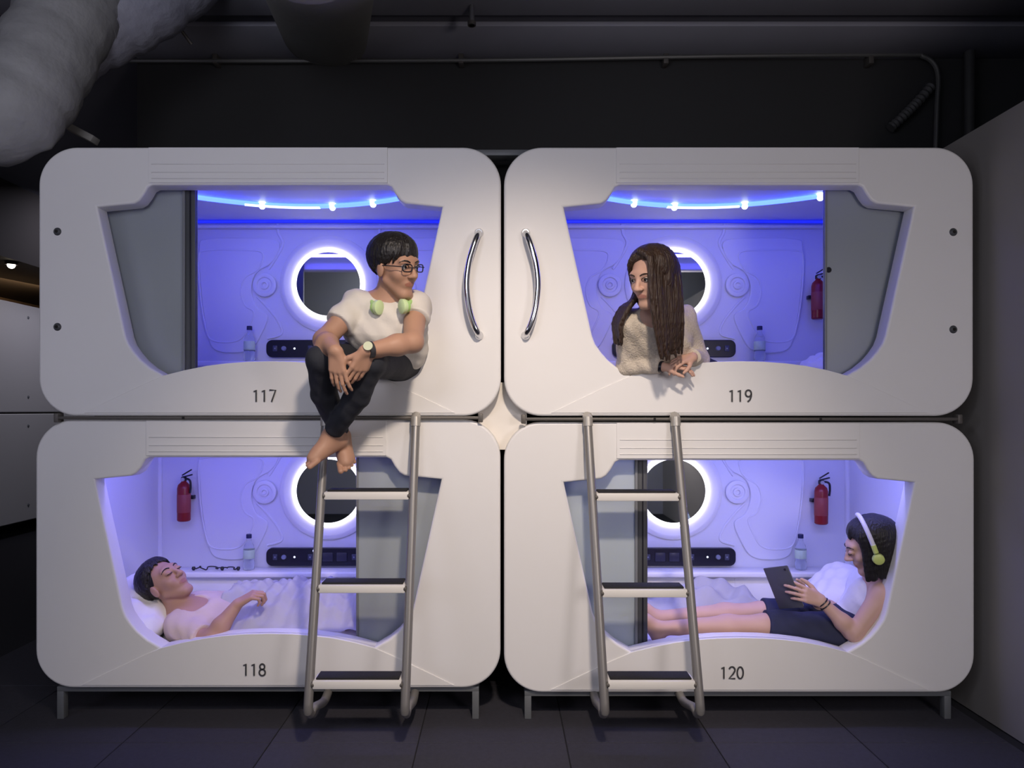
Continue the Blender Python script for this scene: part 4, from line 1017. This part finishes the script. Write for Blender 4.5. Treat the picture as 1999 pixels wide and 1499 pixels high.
# ---- woman reading in 120
def woman_reading():
    hd = Head(W(1697, 1068, 0.15), (-0.92, 0.28, -0.34), (-0.24, -0.02, 1), 1.03)
    neck = W(1716, 1138, 0.17); chest = W(1706, 1172, 0.20); belly = W(1688, 1205, 0.25); pelv = W(1655, 1222, 0.26)
    shA = W(1722, 1160, 0.085); shB = W(1700, 1150, 0.36)
    elA = W(1668, 1236, 0.06); wrA = W(1604, 1174, 0.10)
    elB = W(1640, 1200, 0.36); wrB = W(1575, 1160, 0.26)
    B = Sdf(); head_sdf(B, hd, True, True)
    B.cone(hd.p(0, -0.03, -0.05), neck, 0.040, 0.046, 0.012)
    B.cone(neck.lerp(chest, 0.4), chest, 0.068, 0.085, 0.05, ((0, 1, 0), 1.35)); B.cone(chest, belly, 0.085, 0.080, 0.05, ((0, 1, 0), 1.3)); B.cone(belly, pelv, 0.08, 0.088, 0.05, ((0, 1, 0), 1.3))
    for sh, el, wr in ((shA, elA, wrA), (shB, elB, wrB)):
        B.cone(neck.lerp(sh, 0.4), sh, 0.036, 0.044, 0.035); B.cone(sh, el, 0.045, 0.036, 0.03); B.cone(el, el.lerp(wr, 0.35), 0.036, 0.034, 0.02); B.cone(el.lerp(wr, 0.35), wr, 0.034, 0.022, 0.02)
    hand(B, wrA, (-0.92, -0.05, 0.40), (-0.15, 0.85, -0.2), (0.35, 0, 0.9), None, 0.95, 0.10, 0.3, curls=[(0.25, 0.35, 0.25), (0.35, 0.4, 0.3), (0.45, 0.45, 0.3), (0.55, 0.5, 0.3)])
    hand(B, wrB, (-0.92, 0.0, 0.40), (-0.1, -0.85, -0.2), (0.35, 0, 0.9), (0.4, 0.5, 0.3), 0.90)
    for s, Yk, pk, pa in ((-1, 0.16, (1492, 1221), (1290, 1226)), (1, 0.34, (1485, 1196), (1288, 1204))):
        hp = pelv+Vector((-0.03, s*0.085, -0.01)); kn = W(pk[0], pk[1], Yk); an = W(pa[0], pa[1], Yk+0.02)
        kn.z = max(kn.z, 0.345); an.z = max(an.z, 0.335)
        B.cone(hp, kn, 0.078, 0.050, 0.04); B.cone(kn, kn.lerp(an, 0.35), 0.048, 0.050, 0.03); B.cone(kn.lerp(an, 0.35), an, 0.050, 0.030, 0.03)
        foot(B, an+Vector((-0.0, 0, 0.0)), (-0.50, 0.0, 0.85), (0.9, 0, 0.2), (0, -s, 0), 0.72)
    fine = [fz(hd.c, 0.135, 0.003), fz(W(1560, 1150, 0.12), 0.12, 0.0035), fz(W(1275, 1215, 0.25), 0.13, 0.004)]
    o = person('woman with bobbed black hair in navy shorts reading a tablet in pod 120', (pelv.x, 0.25, 0.28), B, hd, SKIN4, fine, closed=True)
    off = o.location
    face_extras(hd, o, M_HAIR, closed=True)
    S = Sdf()
    S.cone(neck.lerp(chest, 0.62), chest, 0.080, 0.097, 0.04, ((0, 1, 0), 1.30)); S.cone(chest, belly, 0.097, 0.094, 0.05, ((0, 1, 0), 1.3)); S.cone(belly, pelv, 0.094, 0.098, 0.05, ((0, 1, 0), 1.3))
    S.ell(shA+Vector((0.01, -0.01, 0.0)), (0.055, 0.055, 0.06), None, 0.01, True)
    sdf_obj('sleeveless_top', S, M_TANK, o, 0.0055, warp=wrinkle(0.003))
    T = Sdf()
    T.cone(pelv+Vector((0.015, 0, 0.0)), pelv+Vector((-0.04, 0, -0.005)), 0.100, 0.100, 0.05, ((0, 1, 0), 1.3))
    for s, Yk, pk in ((-1, 0.16, (1492, 1221)), (1, 0.34, (1485, 1196))):
        hp = pelv+Vector((-0.03, s*0.085, -0.01)); kn = W(pk[0], pk[1], Yk); kn.z = max(kn.z, 0.345)
        e = hp.lerp(kn, 0.99); T.cone(hp, e, 0.093, 0.070, 0.03, None, True)
    sdf_obj('navy_shorts', T, M_NAVY, o, 0.006, warp=wrinkle(0.003))
    Hh = Sdf()
    hd.e(Hh, (0, -0.032, 0.040), (0.085, 0.098, 0.088), 0.01)
    hd.e(Hh, (0, -0.075, -0.045), (0.086, 0.060, 0.110), 0.03)
    hd.e(Hh, (0, 0.112, -0.060), (0.12, 0.090, 0.125), 0.012, neg=True)
    rnd = random.Random(9)
    for i in range(54):
        az = 58+244*i/53; e = math.radians(az); sw = 1.0 if az > 180 else -1.0
        front = math.cos(e)
        p3 = scalp(hd, az, -12, 1.08); low = -0.120-0.020*(0.5-0.5*front)+rnd.uniform(-0.012, 0.008)
        pts = [scalp(hd, az, 84), scalp(hd, az, 66, 1.03), scalp(hd, az, 45, 1.05), scalp(hd, az, 22, 1.08), p3, p3.lerp(Vector((hd.c.x+0.03, hd.c.y, p3.z)), 0.03)+Vector((0.004, 0, -0.065)), p3.lerp(Vector((hd.c.x+0.03, hd.c.y, p3.z)), 0.10)+Vector((0.008, 0, low))]
        pts = catmull(pts, 3); n = len(pts); Hh.chain(pts, [0.013-0.006*max(0, j/(n-1)-0.6)/0.4 for j in range(n)], 0.0045)
    locks(Hh, hd, [(0, 24), (38, 18), (60, 10), (90, 40), (180, 40)], 50, 4)
    sdf_obj('bobbed_hair', Hh, M_HAIR, o, 0.0036)
    for d, cc in ((0.006, M_BLACK), (0.022, M_BLACK)):
        wd_ = (elA-wrA).normalized(); p = wrA+wd_*d
        n1 = wd_.cross(Vector((0, 1, 0))).normalized(); n2 = wd_.cross(n1)
        tube('bracelet', [p+(n1*math.cos(a)+n2*math.sin(a))*0.0265-off for a in [2*PI*i/18 for i in range(18)]], 0.0028, cc, o, 6, True)
    # headphones
    hp = thing('headphones', 'white and lime headphones worn by the reading woman', 'headphones', hd.c)
    band = [hd.p(0.112*math.cos(a), -0.004, 0.012+0.137*math.sin(a)) for a in [math.radians(q) for q in range(-4, 185, 9)]]
    c0 = hd.c.copy()
    tube('headband', [p-c0 for p in band], 0.010, mat('headband_lilac_white', (0.72, 0.70, 0.78), 0.4), hp, 10)
    M_LM = mat('lime_plastic_pale', (0.62, 0.72, 0.22), 0.4)
    for s in (-1, 1):
        a = hd.p(s*0.100, -0.004, -0.022)-c0; b = hd.p(s*0.128, -0.004, -0.024)-c0
        ec = tube('ear_cup', [a, a.lerp(b, 0.3), a.lerp(b, 0.85), b], [0.020, 0.025, 0.023, 0.016], M_LM, hp, 24)
        tube('slider', [hd.p(s*0.113, -0.004, 0.040)-c0, hd.p(s*0.114, -0.004, 0.005)-c0], 0.011, M_LM, ec, 10)
    # tablet in her hands
    tc = W(1530, 1146, 0.17)
    nrm = Vector((-0.80, -0.52, -0.22)).normalized(); upv = Vector((-0.44, 0.05, 0.88)); r_, f_, u_ = frame3(nrm, upv)
    tb = thing('tablet', 'dark tablet in a folio cover held up by the reading woman', 'tablet', tc)
    RM = Matrix(((r_[0], f_[0], u_[0], 0), (r_[1], f_[1], u_[1], 0), (r_[2], f_[2], u_[2], 0), (0, 0, 0, 1)))
    tb.rotation_euler = RM.to_euler()
    box('folio_cover', (-0.068, 0.000, -0.098), (0.068, 0.008, 0.098), mat('folio_grey', (0.075, 0.078, 0.095), 0.6), tb, 0.003)
    sl = box('tablet_body', (-0.064, -0.008, -0.094), (0.064, 0.000, 0.094), mat('tablet_alu', (0.35, 0.36, 0.38), 0.35, 0.6), tb, 0.003)
    box('screen', (-0.056, -0.0095, -0.084), (0.056, -0.0075, 0.084), mat('tablet_screen', (0.05, 0.06, 0.08), 0.15, emit=(0.6, 0.75, 1.0), es=0.5), sl, 0.001)
    lathe('camera_lens', [(0, 0.003), (0.005, 0.003), (0.006, 0)], M_BLACK, sl, 12, Matrix.Translation((-0.052, 0.008, 0.082)) @ Matrix.Rotation(-PI/2, 4, 'X'))
    return o
woman_reading()

# ------------------------------------------------------------------ bedding
M_SHEET = mat('white_sheet', (0.76, 0.75, 0.78), 0.9, bump=0.35, bscale=14)
M_PIL = mat('white_pillowcase', (0.86, 0.84, 0.85), 0.9, bump=0.35, bscale=16)
def mattress(num, label):
    t, U, L, org, (xi, zb, zt, Wd, Hd) = PODS[num]
    bm = bmesh.new(); bm_box(bm, (org.x-xi+0.01, 0.14, org.z+zb+0.002), (org.x+xi-0.01, BACK_Y-0.11, org.z+zb+0.062), 0.022, 3)
    tag(from_bm('mattress', bm, M_SHEET), label, 'mattress', 'pod mattresses')
mattress('117', 'thin white mattress in pod 117 behind the seated man'); mattress('119', 'thin white mattress in pod 119 behind the leaning woman')
mattress('118', 'thin white mattress in pod 118 under the sleeping man'); mattress('120', 'thin white mattress in pod 120 under the reading woman')
def pillow(c, size, rot, label, seed=1, bulge=1.0):
    n = 28; rnd = random.Random(seed); ph = [rnd.uniform(0, 6) for _ in range(6)]
    bm = bmesh.new(); vs = {}
    for side in (1, -1):
        for i in range(n+1):
            for j in range(n+1):
                u = -1+2*i/n; v = -1+2*j/n
                edge = max(0, (1-u**4))**0.5*max(0, (1-v**4))**0.5
                pin = 1-0.08*(u*u*v*v)
                x = u*size[0]/2*pin*(1-0.05*(1-v*v)*0); y = v*size[1]/2*pin
                z = side*(size[2]/2*edge*(1+0.10*math.sin(3*u+ph[0])*math.cos(2.5*v+ph[1]))+(0.006*math.sin(11*u+6*v+ph[2])+0.005*math.sin(-7*u+13*v+ph[3]))*edge)
                if side == -1 and (i in (0, n) or j in (0, n)): vs[(side, i, j)] = vs[(1, i, j)]; continue
                vs[(side, i, j)] = bm.verts.new((x, y, z))
        for i in range(n):
            for j in range(n):
                q = [vs[(side, i, j)], vs[(side, i+1, j)], vs[(side, i+1, j+1)], vs[(side, i, j+1)]]
                bm.faces.new(q if side == 1 else q[::-1])
    bmesh.ops.remove_doubles(bm, verts=bm.verts, dist=1e-5)
    o = from_bm('pillow', bm, M_PIL, ang=70); o.location = c; o.rotation_euler = rot
    return tag(o, label, 'pillow')
R_ = math.radians
pillow(W(283, 1180, 0.26), (0.34, 0.46, 0.13), (R_(10), R_(30), R_(0)), 'upper white pillow under the sleeping man\'s head', 1)
pillow(W(286, 1226, 0.28), (0.38, 0.46, 0.11), (R_(6), R_(34), R_(0)), 'lower white pillow beneath the one under the sleeping man\'s head', 2)
pillow(Vector((1.80, 0.30, 0.46)), (0.50, 0.50, 0.13), (0, R_(-62), 0), 'white pillow propped behind the back of the reading woman', 3)
pillow(Vector((1.72, 0.62, 0.40)), (0.40, 0.32, 0.14), (0, R_(-35), 0.2), 'white pillow at the rear beside the reading woman', 4)
p = W(1596, 690, 0.62); pillow(Vector((p.x+0.10, 0.62, 1.60)), (0.30, 0.44, 0.13), (0, R_(-25), 0), 'white pillow half hidden by the door of pod 119', 5)
def duvet(x0, x1, y0, y1, zf, label, n=(120, 60), th=0.03):
    bm = bmesh.new(); V = []
    for i in range(n[0]+1):
        row = []
        for j in range(n[1]+1):
            u = i/n[0]; v = j/n[1]; x = x0+(x1-x0)*u; y = y0+(y1-y0)*v
            row.append(bm.verts.new((x, y, zf(x, y, u, v))))
        V.append(row)
    for i in range(n[0]):
        for j in range(n[1]): bm.faces.new((V[i][j], V[i+1][j], V[i+1][j+1], V[i][j+1]))
    r = bmesh.ops.solidify(bm, geom=bm.faces[:], thickness=th)
    o = from_bm('duvet', bm, M_SHEET, ang=80); o['label'] = label; o['category'] = 'duvet'; return o
def z118(x, y, u, v):
    body = 0.165*math.exp(-((y-0.44)/0.24)**2)*(1-0.15*u)
    knee = 0.025*math.exp(-((x+0.95)/0.18)**2)*math.exp(-((y-0.5)/0.25)**2)
    fold = 0.022*(1-1.4*abs(math.sin(14*x-8*y+1.6*math.sin(5*y+3*x))))*(0.4+0.6*math.sin(4*x+1)**2)+0.012*math.sin(55*x+31*y*math.cos(2*x))+0.006*math.sin(90*y+20*x)
    edge = min(1, (1-u)/0.05, u/0.05)*1.0
    front = min(1, v/0.15)
    return 0.325+(body+knee+fold)*(0.35+0.65*front)*max(0.2, min(1, edge))
duvet(-1.38, -0.20, 0.16, 0.87, z118, 'rumpled white duvet over the legs of the sleeping man')
def z120(x, y, u, v):
    e = min(1, u/0.12, (1-u)/0.12, v/0.25, (1-v)/0.2); e = max(0, e)
    return 0.318+e*(0.060+0.030*math.sin(17*x+9*y+2*math.sin(8*y))+0.014*math.sin(41*x-30*y)+0.045*math.exp(-((x-1.10)/0.12)**2))
duvet(0.55, 1.40, 0.50, 0.86, z120, 'rumpled white duvet pushed back behind the legs of the reading woman', (90, 40))

# ------------------------------------------------------------------ bottles, extinguishers, earphones
M_PET = mat('clear_pet', (0.92, 0.95, 1.0), 0.05, trans=0.9, ior=1.2); M_WATER = mat('water', (0.9, 0.95, 1.0), 0.02, trans=1.0, ior=1.33)
M_LAB = mat('bottle_label_green', (0.55, 0.68, 0.52), 0.5, noise=0.15, nscale=40); M_CAP = mat('bottle_cap_navy', (0.01, 0.012, 0.07), 0.4)
def bottle(p, h, label):
    t = thing('water_bottle', label, 'bottle', p, 'small water bottles on the pod shelves')
    s = h/0.20
    lathe('bottle_body', [(0, 0.0), (0.026*s, 0.0), (0.031*s, 0.006*s), (0.031*s, 0.05*s), (0.028*s, 0.056*s), (0.031*s, 0.062*s), (0.031*s, 0.12*s), (0.026*s, 0.142*s), (0.014*s, 0.165*s), (0.0125*s, 0.185*s), (0, 0.185*s)], M_PET, t, 24)
    lathe('label', [(0.0316*s, 0.066*s), (0.0322*s, 0.067*s), (0.0322*s, 0.115*s), (0.0316*s, 0.116*s)], M_LAB, t, 24)
    lathe('cap', [(0.0, 0.205*s), (0.014*s, 0.205*s), (0.0155*s, 0.202*s), (0.0155*s, 0.182*s), (0.0, 0.182*s)], M_CAP, t, 20)
    lathe('water', [(0, 0.0035), (0.028*s, 0.004), (0.0285*s, 0.11*s), (0, 0.11*s)], M_WATER, t, 20)
def shelf_z(num):
    t, U, L, org, d = PODS[num]; up = num in ('117', '119')
    return W(0, 706 if up else 1112, BACK_Y-0.07).z
for num, px, lb in (('117', 487, 'small water bottle left of the control strip in pod 117'), ('119', 1483, 'small water bottle right of the control strip in pod 119, near its extinguisher'), ('118', 486, 'small water bottle with a pale green label beside the earphones in pod 118'), ('120', 1563, 'small water bottle standing behind the tablet in pod 120')):
    q = W(px, 700, BACK_Y-0.07); bottle(Vector((q.x, q.y, shelf_z(num)+0.001)), 0.195, lb)
M_RED = mat('extinguisher_red', (0.24, 0.008, 0.012), 0.3); M_REDL = mat('extinguisher_label', (0.30, 0.05, 0.05), 0.5)
def extinguisher(px, pyb, label, Y=BACK_Y-0.065):
    q = W(px, pyb, Y); t = thing('fire_extinguisher', label, 'fire extinguisher', q, 'red fire extinguishers')
    lathe('cylinder', [(0, 0.0), (0.030, 0.0), (0.036, 0.006), (0.036, 0.185), (0.031, 0.205), (0.014, 0.222), (0.012, 0.232), (0, 0.232)], M_RED, t, 28)
    lathe('label', [(0.0362, 0.05), (0.0368, 0.051), (0.0368, 0.15), (0.0362, 0.151)], M_REDL, t, 28)
    lathe('valve', [(0, 0.228), (0.016, 0.228), (0.016, 0.245), (0.010, 0.252), (0, 0.252)], M_BLACK, t, 16)
    hd_ = box('carry_handle', (-0.010, -0.007, 0.246), (0.050, 0.007, 0.254), M_BLACK, t, 0.003, Matrix.Rotation(-0.25, 3, 'Y'), (0, 0, 0.25))
    box('squeeze_lever', (-0.010, -0.006, 0.260), (0.054, 0.006, 0.267), M_BLACK, t, 0.003, Matrix.Rotation(-0.55, 3, 'Y'), (0, 0, 0.26))
    tube('hose', catmull([(-0.014, 0, 0.240), (0.035, -0.012, 0.235), (0.044, -0.012, 0.20), (0.040, -0.012, 0.16)], 5), 0.006, M_BLACK, t, 8)
    lathe('pressure_gauge', [(0, 0.008), (0.010, 0.008), (0.011, 0)], mat('gauge_grey', (0.4, 0.4, 0.42), 0.3), t, 16, Matrix.Translation((0, -0.014, 0.236)) @ FRONT)
    box('wall_bracket', (-0.040, 0.028, 0.12), (0.040, 0.064, 0.14), M_BLACK, t, 0.002)
extinguisher(359, 1017, 'red fire extinguisher on the rear wall of pod 118, left'); extinguisher(1603, 1023, 'red fire extinguisher on the rear wall of pod 120, right'); extinguisher(1597, 623, 'red fire extinguisher half hidden behind the door of pod 119')
# earphones lying on the shelf in 118
z = shelf_z('118')+0.004; y = BACK_Y-0.09; e0 = W(425, 700, y); ep = thing('earphones', 'tangled black earphones lying on the shelf of pod 118', 'earphones', (e0.x, y, z))
pts = []
for i in range(60):
    a = i/59; pts.append((-0.13+0.25*a+0.012*math.sin(31*a), 0.02*math.sin(19*a), 0.004+0.012*abs(math.sin(13*a))*(1 if i % 59 else 0)))
tube('cord', pts, 0.0035, M_BLACK, ep, 6)
for x in (-0.13, 0.03, 0.12): lathe('earbud', [(0, 0.022), (0.008, 0.020), (0.011, 0.010), (0.006, 0.0), (0, 0)], M_BLACK, ep, 14, Matrix.Translation((x, -0.012, 0)))
# distant lamps
lp = W(22, 517, 4.0)
sp = thing('ceiling_spotlight', 'small bright spotlight far off at the left edge', 'spotlight', lp)
lathe('lamp_housing', [(0, 0.05), (0.05, 0.05), (0.055, 0.04), (0.055, 0.0), (0.045, 0.0), (0.04, 0.02)], M_BLACK, sp, 20)
bm = bmesh.new(); bmesh.ops.create_uvsphere(bm, u_segments=16, v_segments=10, radius=0.036)
from_bm('bulb', bm, mat('spot_bulb', (1, 1, 1), 0.3, emit=(1.0, 0.85, 0.65), es=14), sp)
tube('stem', [(0, 0, 0.045), (0, 0, 0.10)], 0.012, M_BLACK, sp, 8)
light('AREA', 'far_cove', (-5.5, 5.0, 2.78), (-6.3, 5.2, 2.4), 9, (1.0, 0.62, 0.32), 1.2, 0.3)
light('AREA', 'far_aisle', (-4.0, 4.5, 3.4), (-5.0, 5.2, 1.2), 14, (0.85, 0.82, 1.0), 0.8)
